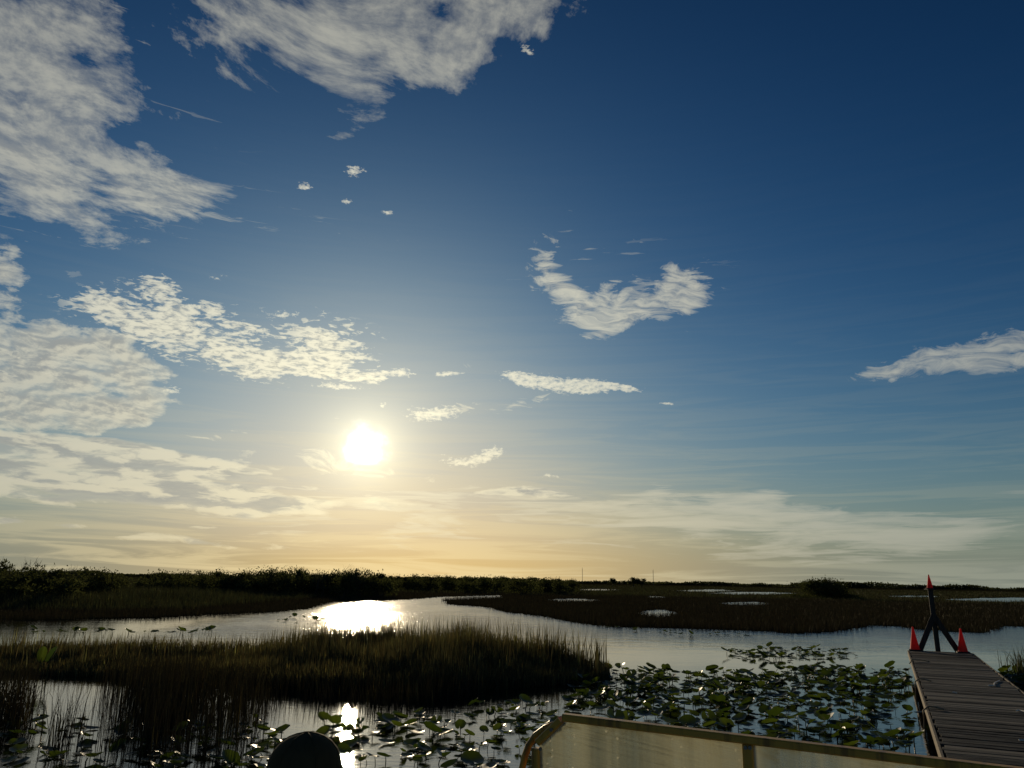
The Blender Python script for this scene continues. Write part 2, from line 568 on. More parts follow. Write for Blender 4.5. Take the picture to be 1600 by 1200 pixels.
# ---------------------------------------------------------------- where land and water lie
ISLAND = [(-26, 21.0), (-16, 20.6), (-12, 20.2), (-8, 20.4), (-5, 21.2), (-2, 21.6), (0, 21.0), (1.5, 19.8), (2.35, 18.6), (2.15, 17.2),
          (0.9, 16.2), (-0.3, 15.4), (-1.6, 14.9), (-3.2, 14.8), (-4.4, 15.1), (-6, 15.9), (-9, 16.5), (-14, 16.8), (-26, 17.0)]
FAR = gpoly([(-900, 1000), (-300, 980), (0, 969), (90, 970), (150, 967), (250, 966), (330, 961), (430, 957), (490, 951), (506, 944), (530, 938),
             (600, 939), (640, 937), (690, 933), (785, 930.5), (778, 934), (690, 937.5), (700, 945), (760, 949), (790, 957),
             (850, 964), (900, 974), (960, 981), (1040, 982), (1100, 985), (1180, 987), (1250, 991), (1300, 989), (1340, 983), (1362, 979),
             (1400, 979), (1440, 985), (1540, 990), (1556, 984), (1575, 979), (1640, 981), (1900, 990), (2600, 1020)])
FAR += [(5000, 300), (6000, 6000), (-6000, 6000), (-5000, 300)]


def pond(u0, u1, va, vb):
    """water seen between two picture rows, its near shore hidden by low grass"""
    pts = []
    n = 13
    for i in range(n):
        u = u0 + (u1 - u0) * i / (n - 1)
        k = math.sin(math.pi * (i + 0.2) / (n - 0.6)) ** 0.9 * (0.75 + 0.5 * math.sin(u * 1.7 + i * 2.1) ** 2)
        pts.append((u, va + max(0, 1 - k) * (vb - va) * 0.5))
    for i in range(n - 1, -1, -1):
        u = u0 + (u1 - u0) * i / (n - 1)
        k = math.sin(math.pi * (i + 0.2) / (n - 0.6)) ** 0.9 * (0.8 + 0.4 * math.sin(u * 2.3 + i) ** 2)
        v = va + (vb - va) * (0.5 + 0.5 * min(k, 1.1))
        pts.append((u, hor(u) + (v - hor(u)) / 1.0))
    return gpoly(pts)


PONDS = [pond(1000, 1056, 953, 964), pond(1125, 1200, 940.5, 945.5), pond(1062, 1150, 921.6, 924.6), pond(1110, 1240, 925.2, 928.8),
         pond(1480, 1720, 934, 940), pond(860, 935, 936, 939.5), pond(252, 290, 933, 940), pond(905, 965, 920.5, 922.5),
         pond(1390, 1470, 931, 932.8), pond(450, 490, 928, 930.5), pond(1010, 1040, 932, 934)]


def land_mask(X, Y):
    L = in_poly(X, Y, ISLAND)
    F_ = in_poly(X, Y, FAR)
    for p in PONDS:
        F_ &= ~in_poly(X, Y, p)
    return L, F_


# ---------------------------------------------------------------- ground sheet and water
radii = [0.0]
r = 1.5
while r < 9000:
    radii.append(r)
    r *= 1.028 if r < 300 else 1.12
angs = np.concatenate([np.linspace(-44, 44, 330), np.linspace(46, 314, 60)])
R_, A_ = np.meshgrid(np.array(radii[1:]), np.radians(angs), indexing='ij')
GX, GY = R_ * np.sin(A_), R_ * np.cos(A_)
La, Fa = land_mask(GX, GY)
behind = (GY < -25)
GZ = np.where(La | Fa | behind, 0.012 + 0.02 * vnoise(GX, GY, 2.0), -0.45 + 0.1 * vnoise(GX, GY, 1.5, 3))
nr, na = GX.shape
V = np.concatenate([np.stack([GX.ravel(), GY.ravel(), GZ.ravel()], 1), [[0, 0, -0.45]]])
idx = np.arange(nr * na).reshape(nr, na)
nxt = np.roll(idx, -1, axis=1)
quads = np.stack([idx[:-1].ravel(), nxt[:-1].ravel(), nxt[1:].ravel(), idx[1:].ravel()], 1)
tri0 = np.stack([np.full(na, nr * na), nxt[0], idx[0], idx[0]], 1)
me = bpy.data.meshes.new('marsh_ground')
me.from_pydata(V.tolist(), [], quads[:, ::-1].tolist() + [(nr * na, int(a), int(b)) for a, b in zip(idx[0], nxt[0])])
me.update()
m_gr, t, b = mat('marsh_mud', rough=0.95)
tcg = t.new('ShaderNodeTexCoord').outputs['Object']
n1 = t.noise(tcg, 0.05, 5, 0.6)
n2 = t.noise(tcg, 1.3, 5, 0.6)
c1 = t.mix(t.ss(n1, 0.35, 0.65), (0.030, 0.024, 0.012), (0.036, 0.036, 0.014))
t.put(b.inputs['Base Color'], t.mix(t.m('MULTIPLY', n2, 0.7), c1, (0.012, 0.010, 0.006)))
b.inputs['Specular IOR Level'].default_value = 0.0
dg = t.new('ShaderNodeBsdfDiffuse')
t.l.new(b.inputs['Base Color'].links[0].from_socket, dg.inputs[0])
t.l.new(dg.outputs[0], t.n['Material Output'].inputs[0])
tag(obj('marsh_ground', me, m_gr), kind='structure')

m_w, t, b = mat('marsh_water', (0.006, 0.007, 0.006), 0.02)
b.inputs['IOR'].default_value = 1.48
pos = t.new('ShaderNodeNewGeometry').outputs['Position']
sp = t.new('ShaderNodeSeparateXYZ')
t.put(sp.inputs[0], pos)
open_w = t.m('MULTIPLY', t.ss(sp.outputs[1], 22.0, 36.0), t.ss(t.m('MULTIPLY_ADD', sp.outputs[1], 0.05, sp.outputs[0]), -12.5, -9.0, 0.03, 1.0))
rip = t.noise(t.mapping(pos, rot=(0, 0, 0.35), scale=(1.0, 2.6, 1)), 1.5, 5, 0.6, dist=0.3)
rip2 = t.noise(t.mapping(pos, rot=(0, 0, -0.2), scale=(1.0, 1.8, 1)), 5.0, 4, 0.6)
patch = t.ss(t.noise(pos, 0.12, 3, 0.5), 0.32, 0.62)
big = t.noise(t.mapping(pos, rot=(0, 0, 0.25), scale=(1.0, 2.2, 1)), 0.55, 3, 0.5, dist=0.4)
hgt = t.m('ADD', t.m('MULTIPLY_ADD', big, t.m('MULTIPLY_ADD', open_w, 1.3, 0.03), t.m('MULTIPLY', rip, t.m('MULTIPLY', t.m('MULTIPLY_ADD', open_w, 0.75, 0.022), t.m('MULTIPLY_ADD', patch, 0.7, 0.3)))),
          t.m('MULTIPLY', rip2, t.m('MULTIPLY_ADD', open_w, 0.10, t.ss(sp.outputs[1], 10.0, 16.0, 0.045, 0.012))))
t.put(b.inputs['Roughness'], t.m('MULTIPLY_ADD', open_w, 0.13, 0.03))
bmp = t.new('ShaderNodeBump')
bmp.inputs['Strength'].default_value = 1.0
bmp.inputs['Distance'].default_value = 0.06
t.put(bmp.inputs['Height'], hgt)
t.put(b.inputs['Normal'], bmp.outputs[0])
wr = [0.0, 3, 8, 20, 60, 200, 800, 3000, 9000]
wa = np.radians(np.arange(0, 360, 6))
wv = [(0, 0, 0)] + [(q * math.sin(a), q * math.cos(a), 0) for q in wr[1:] for a in wa]
k = len(wa)
wf = [(0, 1 + (i + 1) % k, 1 + i) for i in range(k)]
for j in range(len(wr) - 2):
    for i in range(k):
        a0, a1 = 1 + j * k + i, 1 + j * k + (i + 1) % k
        wf.append((a0, a1, a1 + k, a0 + k))
me = bpy.data.meshes.new('water')
me.from_pydata(wv, [], wf)
me.update()
tag(obj('water', me, m_w), kind='structure')


# ---------------------------------------------------------------- grasses
def blades(P0, h, w, lean, tint, seed=1):
    r = np.random.default_rng(seed)
    n = len(P0)
    th = r.uniform(0, 2 * np.pi, n)
    side = np.stack([np.cos(th), np.sin(th), np.zeros(n)], 1)
    # blades turn mostly towards the viewer side so that they show their width
    la = r.uniform(0, 2 * np.pi, n)
    ld = np.stack([np.cos(la), np.sin(la), np.zeros(n)], 1)
    ln = (lean * h * r.uniform(0.1, 1.0, n))[:, None]
    hz = np.stack([np.zeros(n), np.zeros(n), h], 1)
    bl, br = P0 - side * (w / 2)[:, None], P0 + side * (w / 2)[:, None]
    mid = P0 + hz * 0.55 + ld * ln * 0.30
    ml, mr = mid - side * (w * 0.42)[:, None], mid + side * (w * 0.42)[:, None]
    tip = P0 + hz * (1 - 0.25 * lean[:, None]) + ld * ln
    V = np.stack([bl, br, ml, mr, tip], 1).reshape(-1, 3)
    i = (np.arange(n) * 5)[:, None]
    F = np.concatenate([i + [0, 1, 3], i + [0, 3, 2], i + [2, 3, 4]], 1).reshape(-1, 3)
    return V, F, np.repeat(tint, 5, axis=0)


def grass_mat(name, base, trans, rough=0.6):
    m = bpy.data.materials.new(name)
    m.use_nodes = True
    t = NT(m.node_tree)
    t.n.clear()
    out = t.new('ShaderNodeOutputMaterial')
    at = t.new('ShaderNodeAttribute', attribute_name='tint')
    d = t.new('ShaderNodeBsdfDiffuse')
    tr = t.new('ShaderNodeBsdfTranslucent')
    gl = t.new('ShaderNodeBsdfGlossy')
    gl.inputs['Roughness'].default_value = 0.45
    t.put(gl.inputs['Color'], (0.5, 0.5, 0.45))
    t.put(d.inputs[0], t.mix(1.0, base, at.outputs['Color'], 'MULTIPLY'))
    t.put(tr.inputs[0], t.mix(1.0, trans, at.outputs['Color'], 'MULTIPLY'))
    a1 = t.new('ShaderNodeAddShader')
    t.l.new(d.outputs[0], a1.inputs[0])
    t.l.new(tr.outputs[0], a1.inputs[1])
    mx = t.new('ShaderNodeMixShader')
    mx.inputs[0].default_value = 0.025
    t.l.new(a1.outputs[0], mx.inputs[1])
    t.l.new(gl.outputs[0], mx.inputs[2])
    t.l.new(mx.outputs[0], out.inputs[0])
    return m


m_saw = grass_mat('sawgrass_blade', (0.053, 0.048, 0.026), (0.050, 0.049, 0.018))
m_brown = grass_mat('rush_blade', (0.024, 0.021, 0.012), (0.007, 0.0064, 0.003))
m_olive = grass_mat('far_sedge_blade', (0.028, 0.030, 0.014), (0.016, 0.018, 0.007))


def tints(n, seed, brown=0.35, pale=3.0):
    r = np.random.default_rng(seed)
    v = r.uniform(0.5, 1.35, n)
    t = np.stack([v, v, v], 1)
    k = r.random(n) < brown
    t[k] *= np.array([1.1, 0.88, 0.78])
    y = r.random(n) < 0.05
    t[y] *= np.array([pale, pale, pale * 0.7])
    return t


def scatter(poly, n, seed):
    r = np.random.default_rng(seed)
    p = np.array(poly)
    lo, hi = p.min(0), p.max(0)
    out = np.zeros((0, 2))
    while len(out) < n:
        q = r.uniform(lo, hi, (n * 2, 2))
        out = np.concatenate([out, q[in_poly(q[:, 0], q[:, 1], poly)]])
    return out[:n]


def make_grass(name, xy, h, w, lean, m, label, seed, brown=0.35, z=0.0, pale=3.0):
    n = len(xy)
    P0 = np.concatenate([xy, np.full((n, 1), z)], 1)
    V, F, T = blades(P0, h, w, lean, tints(n, seed, brown, pale), seed)
    o = obj(name, mesh_np(name, V, F, col=T), m)
    tag(o, label, 'grass', kind='stuff')
    return o


# the sawgrass island in the middle
vis = [(-15.5, 20.4), (-12, 20.2), (-8, 20.4), (-5, 21.2), (-2, 21.6), (0, 21.0), (1.5, 19.8), (2.35, 18.6), (2.15, 17.2),
       (0.9, 16.2), (-0.3, 15.4), (-1.6, 14.9), (-3.2, 14.8), (-4.4, 15.1), (-6, 15.9), (-9, 16.5), (-14, 16.8), (-15.5, 16.9)]
xy = scatter(vis, 66000, 3)
hh = 0.60 + 0.46 * np.clip((xy[:, 0] + 6.2) / 1.6, 0, 1) - 0.25 * np.clip((xy[:, 0] - 0.2) / 2.2, 0, 1)
front = np.interp(xy[:, 0], [-14, -9, -6, -4.4, -3.2, -1.6, -0.3, 0.9, 2.15], [16.8, 16.5, 15.9, 15.1, 14.8, 14.9, 15.4, 16.2, 17.2])
hh *= 0.36 + 0.64 * np.clip((xy[:, 1] - front) / 3.2, 0, 1)
hh *= 0.72 + 0.5 * vnoise(xy[:, 0], xy[:, 1], 1.1) - 0.15 + 0.25 * (vnoise(xy[:, 0], xy[:, 1], 0.35, 5) - 0.5)
hh *= RNG.uniform(0.65, 1.1, len(xy))
make_grass('sawgrass', xy, hh, RNG.uniform(0.008, 0.017, len(xy)), np.where(RNG.random(len(xy)) < 0.12, RNG.uniform(0.6, 1.1, len(xy)), RNG.uniform(0.05, 0.5, len(xy))), m_saw,
           'tall dark sawgrass covering the low island in midstream', 21, brown=0.5)


# taller single blades that fray the outline of the island
xs = RNG.uniform(-15, 2.2, 2600)
yb = np.interp(xs, [-15, -12, -8, -5, -2, 0, 1.5, 2.3], [20.3, 20.1, 20.3, 21.0, 21.4, 20.8, 19.6, 18.4])
xy = np.stack([xs, yb - RNG.gamma(1.3, 0.7, len(xs))], 1)
xy = xy[in_poly(xy[:, 0], xy[:, 1], vis)]
hh = (0.66 + 0.46 * np.clip((xy[:, 0] + 6.2) / 1.6, 0, 1) - 0.25 * np.clip((xy[:, 0] - 0.2) / 2.2, 0, 1)) * RNG.uniform(0.75, 1.15, len(xy))
make_grass('sawgrass', xy, hh, RNG.uniform(0.012, 0.022, len(xy)), RNG.uniform(0.02, 0.35, len(xy)), m_saw,
           'single taller sawgrass blades along the back of the island', 28)


def clumps(cx, spread, n, seed):
    r = np.random.default_rng(seed)
    c = np.array(cx)
    i = r.integers(0, len(c), n)
    return c[i] + r.normal(0, spread, (n, 2))


# thin rushes standing in the water before the island
px = []
for i in range(190):
    u = random.triangular(148, 420, 270)
    v = random.uniform(1075, 1190) if random.random() < 0.55 else random.uniform(1060, 1120)
    px.append(tuple(ground(u, v).xy))
xy = clumps(px, 0.13, 3600, 4)
hh = RNG.uniform(0.35, 0.85, len(xy))
make_grass('rushes', xy, hh, RNG.uniform(0.005, 0.010, len(xy)), RNG.uniform(0.05, 0.35, len(xy)), m_brown,
           'thin brown rushes standing in the shallow water before the island', 22, z=-0.02)
px = []
for i in range(70):
    u = random.uniform(390, 800)
    px.append(tuple(ground(u, random.uniform(1070, 1108) - max(0, u - 640) * 0.18).xy))
xy = clumps(px, 0.14, 2600, 6)
make_grass('rushes', xy, RNG.uniform(0.2, 0.55, len(xy)), RNG.uniform(0.005, 0.010, len(xy)), RNG.uniform(0.05, 0.45, len(xy)), m_brown,
           'sparse short rushes along the wet front edge of the island', 23, z=-0.02)
px = [tuple(ground(random.uniform(-60, 40), random.uniform(1085, 1150)).xy) for i in range(30)]
px += [tuple(ground(random.gauss(103, 6), random.gauss(1165, 4)).xy) for i in range(3)]
xy = clumps(px, 0.12, 900, 7)
make_grass('rushes', xy, RNG.uniform(0.4, 0.95, len(xy)), RNG.uniform(0.006, 0.011, len(xy)), RNG.uniform(0.1, 0.6, len(xy)), m_brown,
           'loose upright rushes at the shore left of the pale inlet', 24, z=-0.02)

# far marsh: density falls with distance, blades get coarser
def far_points(n, r0, r1, seed, a0=-42, a1=42):
    r = np.random.default_rng(seed)
    rad = r0 * (r1 / r0) ** r.random(n)
    a = np.radians(r.uniform(a0, a1, n))
    X, Y = rad * np.sin(a), rad * np.cos(a)
    _, Fm = land_mask(X, Y)
    return np.stack([X, Y], 1)[Fm] + r.normal(0, 0.22, (int(Fm.sum()), 2))


xy = far_points(260000, 30, 130, 31)
d = np.hypot(xy[:, 0], xy[:, 1])
hh = (0.24 + 0.22 * vnoise(xy[:, 0], xy[:, 1], 6.0, 2)) * RNG.uniform(0.6, 1.15, len(xy))
tall = np.clip((-xy[:, 0] - 18) / 8, 0, 1) * np.clip((xy[:, 1] - 42) / 8, 0, 1)
hh *= 1 + 2.4 * tall
kt = tall > 0.15
make_grass('cattails', xy[kt], hh[kt], RNG.uniform(0.012, 0.028, kt.sum()) * (0.6 + d[kt] / 70), RNG.uniform(0.1, 0.6, kt.sum()), m_olive,
           'tall green cattails standing along the far left bank', 27, brown=0.25, pale=2.2)
xy, hh, d = xy[~kt], hh[~kt], d[~kt]
make_grass('marsh_grass', xy, hh, RNG.uniform(0.008, 0.018, len(xy)) * (0.6 + d / 70), RNG.uniform(0.1, 0.5, len(xy)), m_brown,
           'low brown marsh grass spreading beyond the channel', 25, brown=0.5, pale=1.5)
xy = far_points(130000, 120, 700, 32)
d = np.hypot(xy[:, 0], xy[:, 1])
hh = (0.35 + 0.35 * vnoise(xy[:, 0], xy[:, 1], 25.0, 4)) * RNG.uniform(0.5, 1.2, len(xy))
make_grass('marsh_grass', xy, hh, RNG.uniform(0.04, 0.09, len(xy)) * (d / 200) ** 0.7, RNG.uniform(0.1, 0.6, len(xy)), m_olive,
           'olive grass plain stretching flat to the horizon', 26, brown=0.3, pale=1.4)


# ---------------------------------------------------------------- shrubs and trees
def leaf_mat(name, c, tr):
    m = bpy.data.materials.new(name)
    m.use_nodes = True
    t = NT(m.node_tree)
    t.n.clear()
    out = t.new('ShaderNodeOutputMaterial')
    at = t.new('ShaderNodeAttribute', attribute_name='tint')
    d = t.new('ShaderNodeBsdfDiffuse')
    s = t.new('ShaderNodeBsdfTranslucent')
    t.put(d.inputs[0], t.mix(1.0, c, at.outputs['Color'], 'MULTIPLY'))
    t.put(s.inputs[0], t.mix(1.0, tr, at.outputs['Color'], 'MULTIPLY'))
    a = t.new('ShaderNodeAddShader')
    t.l.new(d.outputs[0], a.inputs[0])
    t.l.new(s.outputs[0], a.inputs[1])
    t.l.new(a.outputs[0], out.inputs[0])
    return m


m_leaf = leaf_mat('shrub_leaf', (0.040, 0.043, 0.022), (0.030, 0.034, 0.011))
m_bark, t, b = mat('shrub_bark', (0.045, 0.036, 0.028), 0.9)


def crown_mesh(name, seed, W, D_, H, n, leaf, nc=26, low=0.1):
    r = np.random.default_rng(seed)
    cs = []
    while len(cs) < nc:
        p = r.uniform(-1, 1, 3)
        p[2] = abs(p[2])
        if p[0] ** 2 + p[1] ** 2 + p[2] ** 2 < 1 and (p[2] > 0.25 or r.random() < 0.7):
            cs.append(p)
    cs = np.array(cs) * np.array([W / 2, D_ / 2, H * (1 - low)]) * 0.92 + np.array([0, 0, H * low])
    cr = r.uniform(0.10, 0.24, nc)
    i = r.integers(0, nc, n)
    off = r.normal(0, 1, (n, 3)) * np.array([W, D_, H])[None] * 0.5 * cr[i][:, None] * np.array([1.0, 1.0, 0.8])
    c = cs[i] + off
    c[:, 2] = np.maximum(c[:, 2], 0.05)
    a = r.normal(0, 1, (n, 3))
    a /= np.linalg.norm(a, axis=1)[:, None]
    b_ = np.cross(a, r.normal(0, 1, (n, 3)))
    b_ /= np.linalg.norm(b_, axis=1)[:, None]
    s = (leaf * r.uniform(0.6, 1.4, n))[:, None]
    V = np.stack([c - a * s, c + b_ * s * 0.45, c + a * s, c - b_ * s * 0.45], 1).reshape(-1, 3)
    F = (np.arange(n) * 4)[:, None] + np.arange(4)[None]
    v = r.uniform(0.55, 1.4, n)
    return mesh_np(name, V, F, col=np.repeat(np.stack([v, v, v * 0.9], 1), 4, axis=0)), cs


def stem_mesh(name, seed, cs, r0, k=9):
    rr = random.Random(seed)
    mb = MB()
    for c in cs[:k]:
        b0 = Vector((rr.uniform(-1, 1) * abs(c[0]) * 0.15, rr.uniform(-1, 1) * 0.1, -0.05))
        e = Vector(c)
        mid = b0.lerp(e, 0.5) + Vector((rr.uniform(-.1, .1), rr.uniform(-.1, .1), 0.1))
        mb.tube([b0, mid, e], [r0, r0 * 0.7, r0 * 0.25], 5)
    return mb.mesh(name)


shrub_kinds = []
for i in range(5):
    cm, cs = crown_mesh('crown', 100 + i, 3.0 + 0.4 * (i % 3), 2.2, 2.2, 1700, 0.095, 24 + 3 * i)
    shrub_kinds.append((cm, stem_mesh('stems', i, cs, 0.035)))


def shrub(x, y, s, sz, label, group, kind=None, name='shrub', cat='shrub'):
    k = kind if kind is not None else random.randrange(5)
    o = empty(name, (x, y, 0.0), random.uniform(0, 6.28))
    c = obj('crown', shrub_kinds[k][0], m_leaf, o)
    st = obj('stems', shrub_kinds[k][1], m_bark, o)
    o.scale = (s, s, sz)
    return tag(o, label, cat, group)


def bare_shrub(x, y, h, label, group):
    o = empty('bare_shrub', (x, y, 0))
    rr = random.Random(int(x * 100))
    mb = MB()

    def grow(p, d, l, r, lev):
        e = p + d * l
        mb.tube([p, p.lerp(e, 0.5) + Vector((rr.uniform(-.04, .04), rr.uniform(-.04, .04), 0)) * l, e], [r, r * 0.8, r * 0.6], 4, False)
        if lev:
            for q in range(rr.choice((2, 3))):
                nd = (d + Vector((rr.uniform(-.6, .6), rr.uniform(-.6, .6), rr.uniform(0, .3)))).normalized()
                grow(p.lerp(e, rr.uniform(0.6, 1)), nd, l * rr.uniform(0.55, 0.8), r * 0.6, lev - 1)
    for q in range(6):
        grow(Vector((rr.uniform(-.5, .5), rr.uniform(-.3, .3), -0.05)), Vector((rr.uniform(-.35, .35), rr.uniform(-.35, .35), 1)).normalized(), h * 0.42, 0.028, 3)
    mb.build('stems', m_bark, o)
    return tag(o, label, 'shrub', group)


def place(u, dist):
    d = ray(u, hor(u) + 2)
    q = d.xy.normalized()
    f = dist / (q.y if q.y > 0.3 else 0.3)
    return q.x * f, q.y * f


def height_for(u, vtop, dist):
    """height of something whose top shows at picture row vtop"""
    return at_depth(u, vtop, dist).z


# big shrubs at the far left bank
for u, vt, d in ((-95, 866, 58), (-45, 872, 55), (8, 872, 56), (45, 876, 54), (88, 880, 57), (128, 884, 60), (165, 886, 62), (25, 890, 50), (105, 893, 52), (182, 888, 66)):
    x, y = place(u, d)
    h = height_for(u, vt, y)
    shrub(x, y, 1.0 + random.uniform(-.1, .25), h / 2.25, 'tall leafy shrub in the dark clump on the far left bank', 'shrubs of the far left clump')
for u, vt, d in ((18, 862, 60), (52, 865, 62), (115, 874, 64), (2, 864, 57)):
    x, y = place(u, d)
    bare_shrub(x, y, height_for(u, vt, y) * 0.95, 'bare twiggy shrub rising above the far left clump', 'bare shrubs of the far left clump')
# thicket under the sun
for i in range(46):
    u = 238 + (590 - 238) * (i + random.uniform(-.4, .4)) / 45
    d = random.uniform(78, 98)
    vt = 890 + random.uniform(-3.5, 4) - (2.5 if 420 < u < 480 or 525 < u < 575 else 0) + (2 if u < 300 else 0) + (3 if 520 < u < 592 else 0)
    x, y = place(u, d)
    h = height_for(u, vt, y)
    shrub(x, y, random.uniform(0.9, 1.35), h / 2.2, 'dark leafy shrub in the thicket ' + ('left of the bright sun reflection' if u < 470 else 'straight behind the bright sun reflection'),
          'thicket shrubs left of the sun reflection' if u < 470 else 'thicket shrubs behind the sun reflection')
for u, vt in ((540, 880), (556, 881), (445, 882), (500, 884), (388, 884)):
    x, y = place(u, 84)
    bare_shrub(x, y, height_for(u, vt, y), 'thin open shrub sticking out above the thicket under the sun', 'open shrubs above the thicket')
# lower growth tapering to the right of it
for i in range(30):
    u = 590 + 300 * (i + random.uniform(-.4, .4)) / 29
    d = random.uniform(125, 170)
    vt = 896 + (u - 590) * 0.022 + random.uniform(-1.5, 1.8)
    x, y = place(u, d)
    h = max(height_for(u, vt, y), 1.0)
    shrub(x, y, random.uniform(1.2, 2.0), h / 2.2, 'low dark shrub in the line thinning out right of the thicket', 'low shrubs right of the thicket')

# the round bush standing alone in the marsh, and the small trees at the horizon
cm, cs = crown_mesh('crown', 301, 8.6, 6.5, 3.5, 11000, 0.13, 80, 0.02)
o = empty('marsh_bush', (*place(1290, 128), 0))
obj('crown', cm, m_leaf, o)
obj('stems', stem_mesh('stems', 301, cs, 0.09, 16), m_bark, o)
tag(o, 'broad rounded bush standing alone on the flat marsh', 'bush')
cm2, cs2 = crown_mesh('crown', 302, 9.0, 5.0, 1.5, 2600, 0.12, 40, 0.0)
for du, s in ((-44, 0.9), (36, 1.0)):
    o = empty('low_bush', (*place(1290 + du, 126), 0), du)
    obj('crown', cm2, m_leaf, o)
    obj('stems', stem_mesh('stems', 303, cs2, 0.05, 8), m_bark, o)
    o.scale = (s * 0.8, s * 0.8, s * 0.62)
    tag(o, 'low bush at the foot of the rounded marsh bush, on the side ' + ('nearer the sun' if du < 0 else 'nearer the dock'), 'bush')
cm, cs = crown_mesh('crown', 305, 5.0, 4.5, 4.0, 1600, 0.26, 20, 0.3)
trunk = MB()
trunk.tube([(0, 0, -0.1), (0.1, 0, 1.2), (0.05, 0.1, 2.6)], [0.22, 0.17, 0.08], 7)
for q in range(4):
    trunk.tube([(0.08, 0, 1.2), tuple(0.6 * cs[q] + np.array([0, 0, 0.4])), tuple(cs[q])], [0.1, 0.06, 0.03], 5)
trunk_me = trunk.mesh('trunk')
for i, (u, vt, lab) in enumerate(((957, 901.5, 'smallest dark tree on the horizon between the two thin masts'),
                                  (990, 900.5, 'taller dark tree on the horizon beside the right thin mast'),
                                  (1003, 902.5, 'middle-sized dark tree between the tallest horizon tree and the right mast'))):
    x, y = place(u, 420)
    h = height_for(u, vt, y)
    o = empty('tree', (x, y, 0), i * 2.0)
    obj('crown', cm, m_leaf, o)
    obj('trunk', trunk_me, m_bark, o)
    o.scale = (h / 4.2 * (1.1 if i else 0.8),) * 2 + (h / 4.2,)
    tag(o, lab, 'tree')

# tree line at the horizon
r = np.random.default_rng(77)
n = 52000
az = r.uniform(-50, 50, n)
dist = 1500 + 500 * vnoise(az, az * 0, 3.0, 8)
prof = 2.2 + 6.5 * vnoise(az, az * 0 + 5, 2.3, 9) ** 2 + 3.5 * vnoise(az, az * 0 + 9, 0.45, 12) ** 2 + 2.0 * vnoise(az, az * 0 + 3, 0.12, 14) ** 3
zz = r.random(n) ** 1.25 * prof
c = np.stack([dist * np.sin(np.radians(az)), dist * np.cos(np.radians(az)), zz], 1) + r.normal(0, 6, (n, 3)) * np.array([1, 1, 0])
a = r.normal(0, 1, (n, 3))
a /= np.linalg.norm(a, axis=1)[:, None]
b_ = np.cross(a, r.normal(0, 1, (n, 3)))
b_ /= np.linalg.norm(b_, axis=1)[:, None]
s = r.uniform(1.0, 2.6, (n, 1))
V = np.stack([c - a * s, c + b_ * s * 0.7, c + a * s, c - b_ * s * 0.7], 1).reshape(-1, 3)
v = r.uniform(0.6, 1.3, n)
me = mesh_np('distant_tree_line', V, (np.arange(n) * 4)[:, None] + np.arange(4)[None], col=np.repeat(np.stack([v, v, v], 1), 4, axis=0))
tag(obj('distant_tree_line', me, m_leaf), 'low dark line of far trees along the horizon', 'trees', kind='stuff')

# two guyed masts far away
m_mast, t, b = mat('mast_steel', (0.12, 0.11, 0.10), 0.6)
for u, vt, lab in ((910, 888, 'thin radio mast on the horizon nearer the sun'), (1021, 891, 'thin radio mast on the horizon beside the dark trees')):
    x, y = place(u, 900)
    h = height_for(u, vt, y)
    o = empty('radio_mast', (x, y, 0))
    mb = MB()
    for q in range(3):
        an = q * 2.094
        mb.tube([(0.28 * math.cos(an), 0.28 * math.sin(an), -0.5), (0.22 * math.cos(an), 0.22 * math.sin(an), h)], 0.10, 5)
    mb.build('lattice', m_mast, o)
    mb = MB()
    for zq in np.arange(0.8, h, 1.4):
        for q in range(3):
            a0, a1 = q * 2.094, q * 2.094 + 2.094
            mb.tube([(0.27 * math.cos(a0), 0.27 * math.sin(a0), zq), (0.27 * math.cos(a1), 0.27 * math.sin(a1), zq + 0.7)], 0.05, 4)
    mb.build('brace', m_mast, o)
    MB().tube([(0, 0, h), (0, 0, h + 1.2)], 0.06, 5).build('antenna', m_mast, o)
    tag(o, lab, 'mast')

# ---------------------------------------------------------------- dock
ZD = 0.45
pA = ground(1421.5, 1016, ZD)
pB = ground(1482, 1187, ZD)
DF = (pA - pB).normalized()                   # along the dock, away from the camera
DR = Vector((DF.y, -DF.x, 0))                 # across it, to the right
dock_w = (ground(1514, 1018, ZD) - pA).dot(DR)
dock_len = 24.0


def dk(r, f, z=0.0):
    """dock frame: r to the right of its left edge, f from the far end towards the camera (negative)"""
    return pA + DR * r + DF * f + Vector((0, 0, z))


m_wood, t, b = mat('weathered_plank', rough=0.75)
tco = t.new('ShaderNodeTexCoord').outputs['Object']
oi = t.new('ShaderNodeObjectInfo').outputs['Random']
shift = t.vm('ADD', tco, t.xyz(t.m('MULTIPLY', oi, 37.0), t.m('MULTIPLY', oi, 11.0), 0.0))
grain = t.noise(t.mapping(shift, scale=(1.2, 46.0, 46.0)), 1.0, 6, 0.65, dist=0.2)
blot = t.noise(t.mapping(shift, scale=(1.0, 5.0, 5.0)), 2.2, 4, 0.6)
base = t.mix(t.ss(oi, 0.3, 0.95), (0.020, 0.0195, 0.017), (0.30, 0.27, 0.21))
base = t.mix(t.ss(grain, 0.35, 0.62), t.mix(0.5, base, (0.010, 0.009, 0.007)), base)
base = t.mix(t.m('MULTIPLY', t.ss(blot, 0.42, 0.72), 0.55), base, (0.20, 0.18, 0.145))
t.put(b.inputs['Base Color'], base)
bp = t.new('ShaderNodeBump')
bp.inputs['Strength'].default_value = 0.7
bp.inputs['Distance'].default_value = 0.006
t.put(bp.inputs['Height'], grain)
t.put(b.inputs['Normal'], bp.outputs[0])
b.inputs['Specular IOR Level'].default_value = 0.14
m_board, t, b = mat('edge_timber', rough=0.8)
tco = t.new('ShaderNodeTexCoord').outputs['Object']
